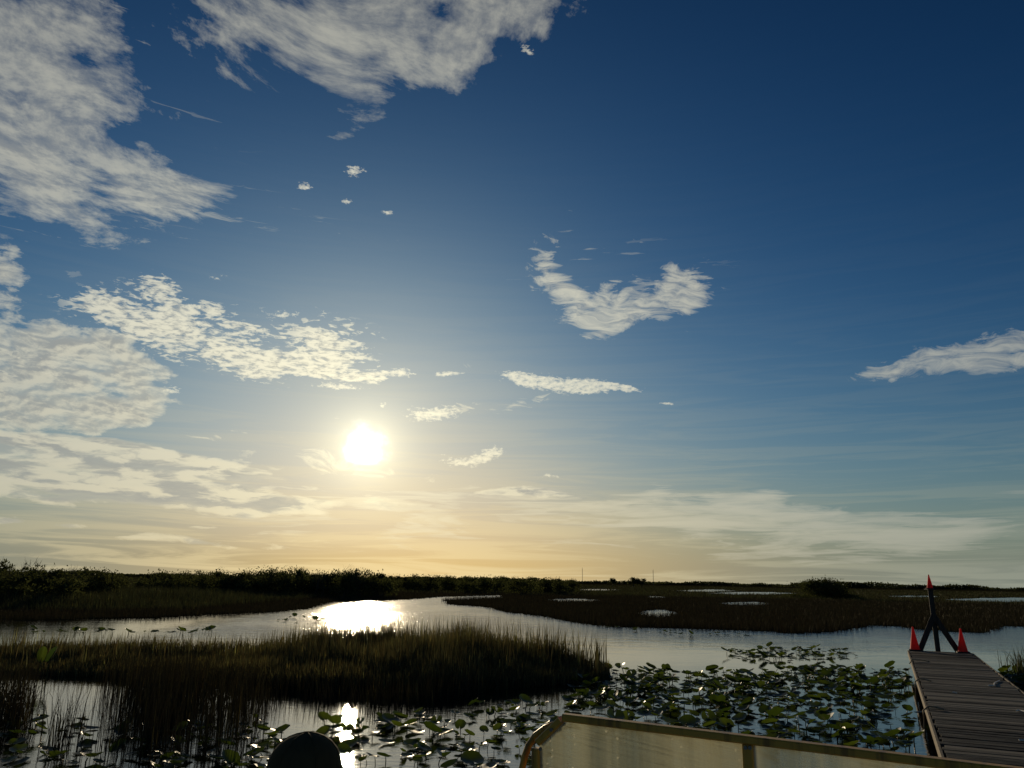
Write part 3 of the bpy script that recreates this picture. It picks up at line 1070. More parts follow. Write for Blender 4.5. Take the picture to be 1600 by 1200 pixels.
g = t.noise(t.mapping(tco, scale=(30.0, 30.0, 5.0)), 1.0, 6, 0.6)
t.put(b.inputs['Base Color'], t.mix(t.ss(g, 0.3, 0.7), (0.06, 0.045, 0.026), (0.22, 0.17, 0.10)))
m_pile, t, b = mat('old_pile', (0.05, 0.042, 0.034), 0.9)

dock = empty('wooden_dock', (*pA.xy, 0))
tag(dock, 'weathered grey plank dock running out over the water to the cones', 'dock')
ori = dock.location.copy()


def dl(r, f, z=0.0):
    return dk(r, f, z) - ori


ang = math.atan2(DR.y, DR.x)
plank_me = []
for k in range(5):
    mb = MB()
    th = 0.042
    mb.box((0, 0, -th / 2), (dock_w + (0.0, 0.012, -0.01, 0.02, 0.006)[k], 0, -th / 2), 0.142 - 0.003 * (k % 3), th, ch=0.006)
    plank_me.append(mb.mesh('plank'))
rr = random.Random(9)
f = -0.02
i = 0
while f > -dock_len:
    o = obj('plank', plank_me[rr.randrange(5)], m_wood, dock)
    q = dl(rr.uniform(-0.026, 0.014), f - 0.072, rr.uniform(-0.004, 0.004))
    o.location = q
    o.rotation_euler = (rr.uniform(-.01, .01), rr.uniform(-.003, .003), ang + rr.uniform(-.004, .004))
    f -= 0.149 + rr.uniform(0, 0.007)
    i += 1
for r_ in (0.0, dock_w):
    mb = MB()
    sgn = -1 if r_ == 0.0 else 1
    f0 = 0.0
    while f0 > -dock_len:
        mb = MB()
        mb.box(dl(r_ + sgn * 0.040, f0 - 0.01, -0.062), dl(r_ + sgn * 0.040, f0 - 3.58, -0.062), 0.032, 0.12, ch=0.005)
        mb.build('edge_board', m_board, dock)
        f0 -= 3.6
for r_ in (0.12, dock_w / 2, dock_w - 0.12):
    MB().box(dl(r_, -0.03, -0.13), dl(r_, -dock_len, -0.13), 0.05, 0.165).build('stringer', m_pile, dock)
f0 = -0.35
while f0 > -dock_len:
    for r_ in (0.06, dock_w - 0.06):
        MB().box(dl(r_ + 0.045, f0, -1.4), dl(r_ + 0.045, f0, -0.215), 0.11, 0.11, up=Vector((1, 0.3, 0)), ch=0.008).build('pile', m_pile, dock)
    f0 -= 2.6
MB().box(dl(-0.02, 0.02, -0.05), dl(dock_w + 0.02, 0.02, -0.05), 0.05, 0.10, ch=0.005).build('end_board', m_pile, dock)

# post with two braces at the end of the dock
m_post, t, b = mat('dark_post_timber', rough=0.85)
tco = t.new('ShaderNodeTexCoord').outputs['Object']
g = t.noise(t.mapping(tco, scale=(20.0, 20.0, 3.0)), 1.0, 5, 0.6)
t.put(b.inputs['Base Color'], t.mix(t.ss(g, 0.3, 0.7), (0.022, 0.018, 0.015), (0.06, 0.05, 0.042)))
yq = pA.y + 0.10


def at_end(u, v, off=0.12):
    """point over the end of the dock seen at u, v"""
    d = ray(u, v)
    tt = ((pA + DF * off) - EYE).dot(DF) / d.dot(DF)
    return EYE + d * tt


p_top = at_end(1453.5, 921.5)
p_foot = at_end(1466.5, 1018)
p_foot.z = ZD - 0.9
post = empty('braced_post', (*p_foot.xy, 0))
po = post.location.copy()
tag(post, 'dark leaning wooden post with two diagonal braces at the dock end', 'post')
MB().box(p_foot - po, p_top - po, 0.115, 0.115, up=DF, ch=0.008).build('post', m_post, post)
j1 = at_end(1459.5, 960, 0.03)
bl = at_end(1437.0, 1012, 0.02)
br_ = at_end(1497.5, 1016, 0.02)
bl.z = br_.z = ZD + 0.005
j2 = at_end(1458.5, 962, 0.03)
MB().box(bl - po, j1 - po, 0.05, 0.13, up=DR, ch=0.006).build('brace', m_post, post)
MB().box(br_ - po, j2 - po + Vector((0, 0, 0.02)), 0.05, 0.13, up=DR, ch=0.006).build('brace', m_post, post)
MB().box(p_top - po + Vector((-0.11, 0, 0.012)), p_top - po + Vector((0.11, 0, 0.012)), 0.2, 0.025).build('cap_plate', m_post, post)

m_cone, t, b = mat('cone_plastic', (0.62, 0.045, 0.035), 0.65)
tco = t.new('ShaderNodeTexCoord').outputs['Object']
t.put(b.inputs['Base Color'], t.mix(t.ss(t.noise(tco, 9.0, 5, 0.65), 0.42, 0.75), (0.62, 0.040, 0.028), (0.40, 0.05, 0.035)))
b.inputs['Specular IOR Level'].default_value = 0.12
tr = t.new('ShaderNodeBsdfTranslucent')
t.put(tr.inputs[0], (0.32, 0.018, 0.018))
ad = t.new('ShaderNodeAddShader')
t.l.new(b.outputs[0], ad.inputs[0])
t.l.new(tr.outputs[0], ad.inputs[1])
t.l.new(ad.outputs[0], t.n['Material Output'].inputs[0])
m_cbase, t, b = mat('cone_rubber_base', (0.018, 0.014, 0.014), 0.7)


def cone(loc, h, rb, label, rz, tilt=0.0):
    o = empty('traffic_cone', loc, rz)
    o.rotation_euler.x = tilt
    th = h * 0.055
    MB().lathe([(rb, th), (rb * 0.97, th + h * 0.02), (rb * 0.60, th + h * 0.42), (rb * 0.22, h * 0.90), (rb * 0.19, h * 0.985), (rb * 0.13, h), (rb * 0.02, h)], 24).build('body', m_cone, o, True)
    mb = MB()
    s = rb * 1.22
    mb.box((-s, 0, th / 2 + 0.002), (s, 0, th / 2 + 0.002), 2 * s, th, ch=th * 0.3)
    mb.build('base', m_cbase, o)
    return tag(o, label, 'cone', 'red cones at the dock end')


c1 = at_end(1429.5, 1013, -0.10)
c2 = at_end(1504.5, 1017, -0.10)
hc1 = 33.0 * c1.y / FPX
cone((c1.x, c1.y, ZD + 0.003), hc1 * 1.03, hc1 * 0.205, 'red cone on the dock end left of the leaning post', ang)
cone((c2.x, c2.y, ZD + 0.003), hc1 * 1.03, hc1 * 0.205, 'red cone on the dock end right of the leaning post', ang + 0.05)
cone((p_top.x, p_top.y, p_top.z + 0.026), hc1 * 0.63, hc1 * 0.135, 'small red cone capping the top of the leaning post', ang, 0.02)

# odds and ends on the deck
m_twig, t, b = mat('bleached_twig', (0.80, 0.77, 0.72), 0.6)


def on_deck(u, v):
    return ground(u, v, ZD + 0.012)


for k, (pts, r_, lab) in enumerate((
        (((1544, 1071), (1553, 1071), (1554, 1067), (1562, 1063)), 0.010, 'bent pale twig lying on the dock planks below the right cone'),
        (((1489, 1081.5), (1495, 1082.5)), 0.012, 'short pale stick on the dock planks near the edge board'),
        (((1588, 1110.5), (1592, 1109.5), (1602, 1112)), 0.010, 'pale twig on the dock planks farthest from the water lilies'),
        (((1592, 1156), (1604, 1157)), 0.009, 'pale twig on the nearest dock planks'))):
    MBq = MB()
    ps = [on_deck(u, v) for u, v in pts]
    c0 = ps[0].copy()
    o = empty('twig', c0)
    MBq.tube([p - c0 for p in ps], [r_ * (1 - 0.4 * j / len(ps)) for j in range(len(ps))], 6)
    me = MBq.mesh('twig')
    bpy.data.objects.remove(o)
    o = obj('twig', me, m_twig, None, c0)
    tag(o, lab, 'twig')
m_rope, t, b = mat('frayed_rope', (0.26, 0.21, 0.14), 0.9)
for k, (f_, lab) in enumerate(((-10.9, 'frayed rope looped over the dock edge nearest the boat'), (-7.4, 'rope end hanging down the dock edge midway along the lilies'),
                               (-3.4, 'short loop of rope on the dock edge near the far cones'))):
    pts = [dk(0.16, f_, 0.012), dk(0.06, f_ + 0.05, 0.03), dk(-0.02, f_ + 0.06, 0.035), dk(-0.088, f_ + 0.03, -0.02), dk(-0.092, f_, -0.16), dk(-0.10, f_ + 0.01, -0.34)]
    if k == 2:
        pts = [dk(0.30, f_, 0.012), dk(0.22, f_ + 0.12, 0.02), dk(0.08, f_ + 0.10, 0.03), dk(-0.03, f_, 0.03), dk(-0.088, f_ - 0.03, -0.05)]
    c0 = pts[0].copy()
    me = MB().tube([p - c0 for p in pts], 0.011, 7).mesh('rope', True)
    tag(obj('rope', me, m_rope, None, c0), lab, 'rope')

# ---------------------------------------------------------------- water lilies (raised leaves on stalks)
m_pad = bpy.data.materials.new('lily_leaf')
m_pad.use_nodes = True
t = NT(m_pad.node_tree)
b = t.n['Principled BSDF']
oi = t.new('ShaderNodeObjectInfo').outputs['Random']
tco = t.new('ShaderNodeTexCoord').outputs['Object']
mott = t.noise(tco, 14.0, 4, 0.6)
lc = t.mix(oi, (0.014, 0.024, 0.007), (0.030, 0.045, 0.010))
lc = t.mix(t.m('MULTIPLY', t.ss(mott, 0.48, 0.68), 0.7), lc, (0.075, 0.052, 0.016))
t.put(b.inputs['Base Color'], lc)
b.inputs['Roughness'].default_value = 0.42
b.inputs['Specular IOR Level'].default_value = 0.22
tr = t.new('ShaderNodeBsdfTranslucent')
t.put(tr.inputs[0], t.mix(oi, (0.018, 0.032, 0.003), (0.048, 0.068, 0.006)))
ad = t.new('ShaderNodeAddShader')
out = t.n['Material Output']
t.l.new(b.outputs[0], ad.inputs[0])
t.l.new(tr.outputs[0], ad.inputs[1])
t.l.new(ad.outputs[0], out.inputs[0])


def leaf_mesh(seed, tilt, fold, lift, size=0.135):
    """heart-shaped blade with a notch at the stalk, folded along the midrib, on a curved stalk from the water"""
    rr = random.Random(seed)
    n = 14
    rim = []
    for k in range(n + 1):
        q = math.pi * (-0.90 + 1.80 * k / n)      # opening of the notch at the back
        rad = size * (1.0 + 0.18 * math.cos(q)) * rr.uniform(0.95, 1.05)
        rim.append((rad * math.sin(q) * 0.86, rad * math.cos(q) * 1.05))
    V = [(0, -0.02 * size, 0)]
    for ring, k_ in ((0.55, 0.3), (1.0, 1.0)):
        for x, y in rim:
            V.append((x * ring, y * ring, abs(x) * ring * fold + (y * ring) ** 2 / size * 0.18 * k_ - 0.0 + rr.uniform(-.05, .05) * size * ring))
    m_ = n + 1
    F = []
    for k in range(n):
        F.append((0, 1 + k + 1, 1 + k))
        F.append((1 + k, 1 + k + 1, 1 + m_ + k + 1, 1 + m_ + k))
    Rm = Matrix.Rotation(tilt, 3, 'X')
    V = [Rm @ Vector(p) + Vector((0, 0, lift)) for p in V]
    mb = MB()
    mb.add(V, F)
    if lift > 0.03:
        bx, by = rr.uniform(-.5, .5) * lift, rr.uniform(-.7, -.1) * lift
        mb.tube([(bx, by, -0.12), (bx * 0.45, by * 0.4 - 0.01, lift * 0.5), (0, -0.01, lift - 0.002)], [0.008, 0.007, 0.005], 5)
    me = mb.mesh('leaf', True)
    me.materials.append(m_pad)
    return me


leaf_kinds = [leaf_mesh(k, tl, fo, li, sz) for k, (tl, fo, li, sz) in enumerate((
    (0.16, 0.30, 0.05, 0.115), (0.42, 0.45, 0.08, 0.105), (-0.18, 0.25, 0.045, 0.12), (0.8, 0.55, 0.12, 0.095),
    (0.06, 0.16, 0.03, 0.125), (-0.35, 0.40, 0.07, 0.11), (0.3, 0.75, 0.09, 0.095), (0.03, 0.05, 0.010, 0.12), (-0.06, 0.10, 0.012, 0.105), (1.15, 0.7, 0.13, 0.085)))]
n_plants = 0
for k in range(10, 18):
    leaf_kinds.append(leaf_mesh(k, random.uniform(-0.5, 0.7), random.uniform(0.15, 0.7), random.uniform(0.03, 0.11), random.uniform(0.085, 0.13)))


def lily(x, y, nl, s, label, group, kinds, spread=0.22):
    global n_plants
    n_plants += 1
    o = empty('water_lily', (x, y, 0), random.uniform(0, 6.28))
    for k in range(nl):
        l = obj('leaf', leaf_kinds[random.choice(kinds)], None, o)
        q = random.uniform(0, 6.28)
        rad = spread * math.sqrt(random.random())
        l.location = (rad * math.cos(q), rad * math.sin(q), random.uniform(-0.02, 0.03) if nl else 0)
        l.rotation_euler = (random.uniform(-.15, .15), random.uniform(-.15, .15), random.uniform(0, 6.28))
        sc = s * random.choice((0.5, 0.7, 0.85, 0.95, 1.05, 1.2)) * random.uniform(0.9, 1.08)
        l.scale = (sc, sc, sc)
        if l.data in leaf_kinds[7:9]:
            l.location.z = 0.0
            l.rotation_euler[0] = l.rotation_euler[1] = 0.0
    return tag(o, label, 'water lily', group)


RAISED = [0, 1, 2, 4, 5, 4, 0, 4, 2, 7, 8, 7, 4, 10, 11, 12, 13, 14, 15, 16, 17]
MIXED = [0, 1, 2, 4, 5, 7, 8, 4]


def dart(pxpoly, n, dmin, seed):
    """n spots over a patch of water, none closer than dmin metres"""
    poly = gpoly(pxpoly)
    pts = []
    cand = scatter(poly, n * 60, seed)
    for p in cand:
        if all((p[0] - q[0]) ** 2 + (p[1] - q[1]) ** 2 > dmin * dmin for q in pts):
            pts.append(p)
            if len(pts) == n:
                break
    return pts


def clear_of_dock(x, y):
    r_ = (Vector((x, y, ZD)) - pA).dot(DR)
    return not (-0.25 < r_ < dock_w + 0.25)


beside = [(915, 1068), (942, 1052), (980, 1046), (1060, 1052), (1120, 1056), (1190, 1050), (1300, 1046), (1405, 1048), (1424, 1066), (1448, 1110), (1476, 1180),
          (1300, 1178), (1100, 1150), (890, 1128)]
for x, y in dart(beside, 148, 0.43, 41):
    if clear_of_dock(x, y):
        rd = -(Vector((x, y, ZD)) - pA).dot(DR)
        zone = ('along the left edge of the dock' if rd < 1.1 else 'beside the tip of the sawgrass island' if x < 2.9 and y > 12.5 else
                'just beyond the windshield rail' if y < 11.2 else 'on the open channel side of the big patch' if y > 15.2 else 'in the middle of the big patch')
        lily(x, y, random.choice((5, 6, 6, 7, 8)), 1.0, 'dark green water lily ' + zone, 'water lilies ' + zone, RAISED, 0.36)
for x, y in dart([(1146, 1024), (1160, 1016), (1240, 1013), (1342, 1018), (1335, 1026), (1250, 1029), (1160, 1031)], 15, 0.6, 42):
    lily(x, y, random.choice((7, 8, 9)), 1.0, 'dark raised-leaf water lily in the narrow strip out in the channel', 'water lilies of the strip in the channel', RAISED, 0.5)
front = [(400, 1120), (560, 1125), (700, 1118), (760, 1100), (850, 1100), (880, 1128), (815, 1215), (420, 1215)]
for x, y in dart(front, 62, 0.30, 43):
    lily(x, y, random.choice((2, 3, 4)), 0.88, 'backlit water lily in the sun glitter before the island', 'water lilies in the sun glitter', RAISED, 0.26)
left = [(-20, 1130), (90, 1120), (200, 1140), (400, 1125), (420, 1215), (-30, 1225)]
for x, y in dart(left, 46, 0.33, 44):
    lily(x, y, random.choice((2, 3)), 0.9, 'dark water lily with floating leaves among the rushes', 'water lilies among the rushes', MIXED, 0.28)
for u, v in ((452, 971), (470, 974), (488, 972), (492, 968), (436, 970), (1040, 990), (1050, 988), (1085, 994), (1120, 992), (1152, 993), (1010, 987), (462, 966), (958, 981)):
    p = ground(u, v)
    sun_side = u < 600
    lily(p.x, p.y, 3, 1.1, 'small dark lily floating in the channel by the bright sun reflection' if sun_side else 'small dark lily floating at the shore of the far brown marsh',
         'lilies in the channel by the sun reflection' if sun_side else 'lilies at the far marsh shore', RAISED, 0.5)
for u in (42, 62, 95, 120, 128, 157, 162, 198, 230, 275, 290, 312, 325):
    p = ground(u, 1014 + random.uniform(-2, 2))
    lily(p.x, p.y, 3, 1.0, 'dark lily standing behind the short grass on the island', 'lilies behind the island grass', [0, 1, 4, 6], 0.20)
for o_ in [q for q in COL.objects if q.get('group') == 'lilies behind the island grass']:
    o_.location.z = 0.42
for u, v in ((1545, 1040), (1552, 1046), (1560, 1050), (1570, 1046), (1580, 1052), (1590, 1056), (1600, 1060), (1566, 1040), (1588, 1044), (1604, 1048)):
    p = ground(u, v + 14)
    lily(p.x + 0.25, p.y, 6, 1.1, 'leafy plant crowding the far right side of the dock', 'plants beyond the right dock edge', RAISED, 0.36)
xy = clumps([tuple((ground(u, v)).xy + Vector((0.3, 0))) for u, v in ((1600, 1058), (1612, 1060), (1592, 1054), (1625, 1070), (1640, 1080))], 0.25, 900, 61)
make_grass('rushes', xy, RNG.uniform(0.25, 0.8, len(xy)), RNG.uniform(0.010, 0.018, len(xy)), RNG.uniform(0.2, 0.8, len(xy)), m_olive,
           'dense rushes growing beyond the right edge of the dock', 62)
p = ground(60, 1062)
o = empty('arrowleaf', (p.x, p.y, 0))
for k, (dx, rx, rz) in enumerate(((0.0, 1.35, 0.4), (0.22, 1.1, -0.5))):
    l = obj('leaf', leaf_kinds[3], None, o)
    l.location = (dx, 0.0, 0.2)
    l.rotation_euler = (0.1, 0, rz)
    l.scale = (1.0, 1.5, 1.8)
tag(o, 'bright pair of upright leaves in the short island grass', 'plant')

# ---------------------------------------------------------------- airboat with its scratched windshield
WF = 1.86


def wp(u, v, off=0.0):
    d = ray(u, v)
    k_ = (WF + off - EYE.dot(DF)) / d.dot(DF)
    return EYE + d * k_


m_alu, t, b = mat('painted_frame', rough=0.45)
tco = t.new('ShaderNodeTexCoord').outputs['Object']
t.put(b.inputs['Base Color'], t.mix(t.ss(t.noise(tco, 30.0, 6, 0.65), 0.45, 0.7), (0.62, 0.34, 0.045), (0.28, 0.14, 0.03)))
m_hull, t, b = mat('hull_aluminium', rough=0.5)
tco = t.new('ShaderNodeTexCoord').outputs['Object']
t.put(b.inputs['Base Color'], t.mix(t.noise(tco, 3.0, 6, 0.6), (0.16, 0.16, 0.15), (0.28, 0.28, 0.26)))
b.inputs['Metallic'].default_value = 0.5
m_plexi = bpy.data.materials.new('scratched_plexiglass')
m_plexi.use_nodes = True
t = NT(m_plexi.node_tree)
t.n.clear()
out = t.new('ShaderNodeOutputMaterial')
tco = t.new('ShaderNodeTexCoord').outputs['Object']
oi = t.new('ShaderNodeObjectInfo').outputs['Random']
s1 = t.noise(t.mapping(tco, rot=(0.5, 0.9, 0.2), scale=(60, 60, 300)), 1.0, 5, 0.7)
s2 = t.noise(t.vm('ADD', tco, (3.0, 1.0, 2.0)), 14.0, 6, 0.65)
vo = t.new('ShaderNodeTexVoronoi')
vo.inputs['Scale'].default_value = 42.0
t.put(vo.inputs['Vector'], tco)
speck = t.m('MULTIPLY', t.ss(vo.outputs['Distance'], 0.16, 0.08), t.ss(t.noise(tco, 5.0, 2, 0.5), 0.48, 0.62))
hazef = t.m('ADD', t.m('MULTIPLY_ADD', t.ss(s1, 0.42, 0.66), 0.22, t.m('MULTIPLY_ADD', t.ss(s2, 0.25, 0.75), 0.55, 0.28)), speck, clamp=True)
tp = t.new('ShaderNodeBsdfTransparent')
t.put(tp.inputs[0], (0.80, 0.80, 0.70))
tl = t.new('ShaderNodeBsdfTranslucent')
blotch = t.ss(t.noise(t.mapping(tco, scale=(1.0, 1.0, 1.6)), 4.5, 7, 0.68), 0.32, 0.70)
t.put(tl.inputs[0], t.mix(speck, t.mix(blotch, (0.16, 0.168, 0.13), (0.36, 0.35, 0.265)), (0.85, 0.83, 0.75)))
df = t.new('ShaderNodeBsdfDiffuse')
t.put(df.inputs[0], (0.26, 0.26, 0.22))
a1 = t.new('ShaderNodeAddShader')
t.l.new(tl.outputs[0], a1.inputs[0])
t.l.new(df.outputs[0], a1.inputs[1])
mx = t.new('ShaderNodeMixShader')
t.put(mx.inputs[0], hazef)
t.l.new(tp.outputs[0], mx.inputs[1])
t.l.new(a1.outputs[0], mx.inputs[2])
t.l.new(mx.outputs[0], out.inputs[0])

boat_o = Vector((*(DF * 0.6 + DR * -0.65).xy, 0))
boat = empty('airboat', boat_o)
tag(boat, 'moored airboat with a scratched windshield in a brass-coloured frame', 'boat')


def bl_(p):
    return Vector(p) - boat_o


wA = wp(881, 1120.5)
wR = wp(1430, 1187)
bar_dir = (wR - wA).normalized()
wE = wA + bar_dir * 1.12
wB = wp(838, 1163)
wC = wB + Vector((0.0, 0.0, -0.62)) + DR * 0.02
wD = wE + Vector((0, 0, -0.75))
fw, ft = 0.017, 0.028
fr = [('top_rail', wA, wE), ('corner_rail', wB, wA), ('side_rail', wC, wB), ('side_rail', wD, wE)]
for nm, a_, b_2 in fr:
    ax = (b_2 - a_).normalized()
    e0 = 0.008 if nm != 'top_rail' else 0.0
    MB().box(bl_(a_ + ax * e0), bl_(b_2 - ax * e0), ft, fw, up=ax.cross(DF), ch=0.003).build(nm, m_alu, boat)
dv = wA + bar_dir * ((wp(1168, 1155) - wA).dot(bar_dir))
MB().box(bl_(dv - Vector((0, 0, 0.72))), bl_(dv - Vector((0, 0, 0.010))), 0.022, 0.024, up=DF, ch=0.003).build('divider_rail', m_alu, boat)
MB().box(bl_(wC - Vector((0, 0, 0.012))), bl_(wD + Vector((0, 0, 0.12))), ft, fw, ch=0.003).build('bottom_rail', m_alu, boat)


def panel(pts):
    q = [bl_(p) for p in pts]
    n_ = len(q)
    back = [p + DF * 0.004 for p in q]
    me = bpy.data.meshes.new('windshield_panel')
    me.from_pydata(q + back, [], [tuple(range(n_ - 1, -1, -1)), tuple(range(n_, 2 * n_))] + [(i_, (i_ + 1) % n_, n_ + (i_ + 1) % n_, n_ + i_) for i_ in range(n_)])
    me.update()
    return obj('windshield_panel', me, m_plexi, boat)


dz = Vector((0, 0, -1))
panel([wA + dz * 0.006 + bar_dir * 0.006, dv + dz * 0.006 - bar_dir * 0.008, dv + dz * 0.7 - bar_dir * 0.008, wC + dz * 0.003 + bar_dir * 0.006, wB + bar_dir * 0.008])
pp = panel([dv + dz * 0.006 + bar_dir * 0.008, wE + dz * 0.006 - bar_dir * 0.006, wD - bar_dir * 0.006 - dz * 0.12, dv + dz * 0.7 + bar_dir * 0.008])
m_plexi2 = m_plexi.copy()
m_plexi2.name = 'clearer_plexiglass'
for nd in m_plexi2.node_tree.nodes:
    if nd.type == 'BSDF_TRANSPARENT':
        nd.inputs[0].default_value = (0.86, 0.88, 0.82, 1)
    if nd.type == 'MIX_SHADER':
        lk = nd.inputs[0].links[0].from_socket
        mm = m_plexi2.node_tree.nodes.new('ShaderNodeMath')
        mm.operation = 'MULTIPLY'
        mm.inputs[1].default_value = 0.72
        m_plexi2.node_tree.links.new(lk, mm.inputs[0])
        m_plexi2.node_tree.links.new(mm.outputs[0], nd.inputs[0])
pp.data.materials.clear()
pp.data.materials.append(m_plexi2)
pp['label'] = 'clearer darker windshield panel'
# bolts in the corner, grab rail bending down on the left
for u, v in ((862, 1140), (845, 1170), (1165, 1168), (1172, 1168)):
    p = bl_(wp(u, v, -0.016))
    MB().tube([p, p - DF * 0.005], 0.004, 8).build('bolt', m_hull, boat)
gp = [wp(870, 1131, 0.02), wp(852, 1138, 0.02), wp(836, 1150, 0.02), wp(826, 1165, 0.02), wp(820, 1182, 0.02), wp(815, 1205, 0.02), wp(811, 1240, 0.02)]
gp.append(gp[-1] + Vector((0, 0, -0.45)))
MB().tube([bl_(p) for p in gp], 0.0085, 10).build('grab_rail', m_alu, boat, True)


def bf(r_, f_, z):
    return bl_(DR * r_ + DF * f_ + Vector((0, 0, z)))


# hull: flat-bottomed with a raked bow, deck, bench
sec = []
for f_, zk, wdt in ((-3.2, -0.12, 1.0), (2.6, -0.12, 1.0), (3.9, 0.10, 0.96), (4.5, 0.36, 0.9)):
    c = -0.72
    sec.append([bf(c - wdt, f_, 0.42), bf(c - wdt * 0.93, f_, zk), bf(c + wdt * 0.93, f_, zk), bf(c + wdt, f_, 0.42)])
mb = MB()
vs = [p for s_ in sec for p in s_]
fs = []
for i_ in range(3):
    for k_ in range(3):
        fs.append((i_ * 4 + k_, i_ * 4 + k_ + 1, (i_ + 1) * 4 + k_ + 1, (i_ + 1) * 4 + k_))
    fs.append((i_ * 4 + 3, i_ * 4, (i_ + 1) * 4, (i_ + 1) * 4 + 3))
fs += [(3, 2, 1, 0), (12, 13, 14, 15)]
mb.add(vs, fs)
mb.build('hull', m_hull, boat)
m_seat, t, b = mat('bench_vinyl', (0.05, 0.045, 0.04), 0.6)
MB().box(bf(-1.62, 1.42, 0.80), bf(-0.95, 1.42, 0.80), 0.42, 0.09, ch=0.02).build('bench_seat', m_seat, boat)
for r_ in (-1.5, -1.05):
    MB().box(bf(r_, 1.42, 0.42), bf(r_, 1.42, 0.755), 0.05, 0.05, up=DF).build('bench_leg', m_hull, boat)
for q in (wC, wD + Vector((0, 0, 0.1))):
    MB().box(bl_(Vector((q.x, q.y, 0.42))), bl_(q + Vector((0, 0, -0.02))), 0.03, 0.03, up=DF).build('windshield_stay', m_alu, boat)

# ---------------------------------------------------------------- passenger in a plain cap, seen from behind
hd = ray(478, 1180)
head_c = EYE + hd * (1.93 / hd.dot(DF) * 0.82)
hr = 0.5 * 104 / FPX * head_c.y
top = at_depth(480, 1143.5, head_c.y)
head_c = Vector((top.x, top.y, top.z - hr * 1.16))
pers_o = Vector((head_c.x, head_c.y, 0.42))
person = empty('person', pers_o, -math.atan2(DF.x, DF.y))
tag(person, 'seated person in a plain dark cap seen from behind', 'person')
hz_ = head_c.z - 0.42
m_skin, t, b = mat('skin', (0.30, 0.17, 0.11), 0.55)
m_cloth, t, b = mat('dark_shirt', (0.03, 0.03, 0.035), 0.9)
m_cap, t, b = mat('cap_cloth', rough=0.9)
tco = t.new('ShaderNodeTexCoord').outputs['Object']
t.put(b.inputs['Base Color'], t.mix(t.noise(tco, 60.0, 4, 0.6), (0.060, 0.047, 0.024), (0.095, 0.076, 0.040)))
b.inputs['Specular IOR Level'].default_value = 0.1
seat_z = 0.44
ns = hz_ - hr * 1.25
sh = ns - 0.13
joints = {'pelvis': (0, 0, seat_z + 0.06, .14), 'waist': (0, -0.01, (seat_z + sh) / 2, .13), 'chest': (0, 0.0, sh - 0.06, .15), 'neck': (0, 0.0, ns, .055),
          'skull': (0, 0.01, hz_ - hr * 0.2, hr * 0.80), 'crown': (0, 0.0, hz_ + hr * 0.45, hr * 0.62)}
for s_, nm in ((-1, 'l'), (1, 'r')):
    joints['sh' + nm] = (s_ * 0.18, 0, sh, .06)
    joints['el' + nm] = (s_ * 0.24, 0.08, sh - 0.27, .045)
    joints['wr' + nm] = (s_ * 0.16, 0.30, seat_z + 0.18, .030)
    joints['ha' + nm] = (s_ * 0.14, 0.40, seat_z + 0.16, .032)
    joints['hp' + nm] = (s_ * 0.10, 0.05, seat_z + 0.02, .10)
    joints['kn' + nm] = (s_ * 0.14, 0.46, seat_z + 0.04, .065)
    joints['an' + nm] = (s_ * 0.14, 0.50, 0.07, .04)
    joints['to' + nm] = (s_ * 0.15, 0.68, 0.04, .035)
ed = [('pelvis', 'waist'), ('waist', 'chest'), ('chest', 'neck'), ('neck', 'skull'), ('skull', 'crown')]
for nm in 'lr':
    ed += [('chest', 'sh' + nm), ('sh' + nm, 'el' + nm), ('el' + nm, 'wr' + nm), ('wr' + nm, 'ha' + nm), ('pelvis', 'hp' + nm), ('hp' + nm, 'kn' + nm), ('kn' + nm, 'an' + nm), ('an' + nm, 'to' + nm)]
ks = list(joints)
me = bpy.data.meshes.new('body')
me.from_pydata([joints[k_][:3] for k_ in ks], [(ks.index(a_), ks.index(b_2)) for a_, b_2 in ed], [])
bo = obj('body', me, m_cloth, person)
sm = bo.modifiers.new('Skin', 'SKIN')
for i_, k_ in enumerate(ks):
    sv = me.skin_vertices[0].data[i_]
    sv.radius = (joints[k_][3],) * 2
    sv.use_root = (k_ == 'pelvis')
sb = bo.modifiers.new('Subsurf', 'SUBSURF')
sb.levels = sb.render_levels = 2
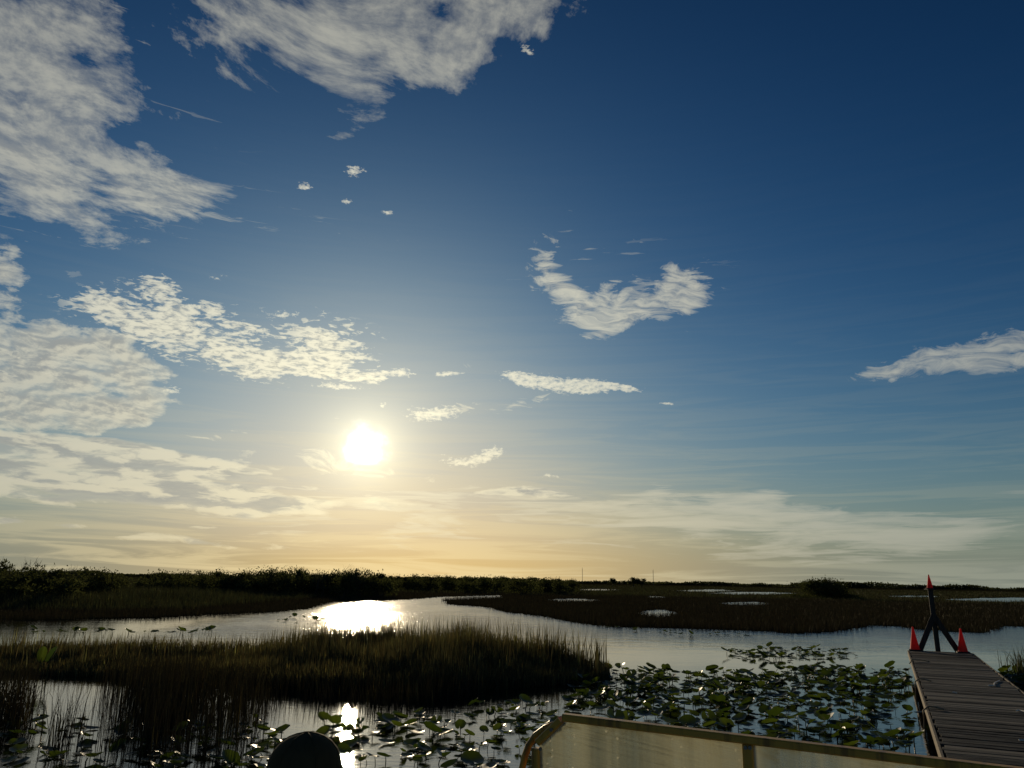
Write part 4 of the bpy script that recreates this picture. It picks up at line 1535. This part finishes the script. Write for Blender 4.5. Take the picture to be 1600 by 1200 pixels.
# head skin with ears, then the cap over it
mb = MB()
prof = [(0.03, -1.25), (0.55, -1.18), (0.74, -0.8), (0.86, -0.3), (0.90, 0.0)]
mb.lathe([(a_ * hr, z_ * hr) for a_, z_ in prof], 24, (0, 0.008, hz_), 0.93, 1.12)
for s_ in (-1, 1):
    mb.tube([(s_ * hr * 0.83, 0.0, hz_ - hr * 0.55), (s_ * hr * 0.98, -0.012, hz_ - hr * 0.25), (s_ * hr * 0.92, 0.006, hz_ - hr * 0.02)], [0.012, 0.016, 0.010], 8)
mb.tube([(0, hr * 0.98, hz_ - hr * 0.15), (0, hr * 1.22, hz_ - hr * 0.5), (0, hr * 1.02, hz_ - hr * 0.6)], [0.008, 0.016, 0.012], 8)
mb.build('head', m_skin, person, True)
mb = MB()
mb.lathe([(0.985 * hr, -0.20 * hr), (1.0 * hr, 0.0), (0.985 * hr, 0.22 * hr), (0.93 * hr, 0.46 * hr), (0.83 * hr, 0.70 * hr), (0.67 * hr, 0.90 * hr), (0.46 * hr, 1.04 * hr),
          (0.26 * hr, 1.115 * hr), (0.10 * hr, 1.14 * hr), (0.09 * hr, 1.165 * hr), (0.03 * hr, 1.175 * hr)], 40, (0, 0.0, hz_), 1.0, 1.12)
cap = mb.build('cap', m_cap, person, True)
mb = MB()
for k_ in range(6):
    q = math.pi * (k_ + 0.5) / 3
    pr = ((1.0, 0.0), (0.985, 0.22), (0.93, 0.46), (0.83, 0.70), (0.67, 0.90), (0.46, 1.04), (0.26, 1.115), (0.09, 1.145))
    mb.tube([(math.cos(q) * a_ * hr, math.sin(q) * a_ * hr * 1.12, hz_ + z_ * hr) for a_, z_ in pr], 0.0016, 5)
mb.build('seam', m_cap, cap, True)
vs, fs = [], []
for k_ in range(13):
    q = math.radians(18 + 144 * k_ / 12)
    for rr_, zz_ in ((1.0, -0.12), (1.62, -0.26)):
        vs.append((math.cos(q) * hr * (1.0 if rr_ < 1.1 else 1.02), math.sin(q) * hr * 1.12 * (1.0 if rr_ < 1.1 else 1.6), hz_ + zz_ * hr))
for k_ in range(12):
    fs.append((2 * k_, 2 * k_ + 1, 2 * k_ + 3, 2 * k_ + 2))
mb = MB()
mb.add(vs + [(x, y, z - 0.004) for x, y, z in vs], fs + [tuple(26 + i_ for i_ in f_[::-1]) for f_ in fs])
obj('brim', mb.mesh('brim', True), m_cap, cap)
print('plants', n_plants, 'dock width', round(dock_w, 2), 'bar z', wA.z, wR.z)
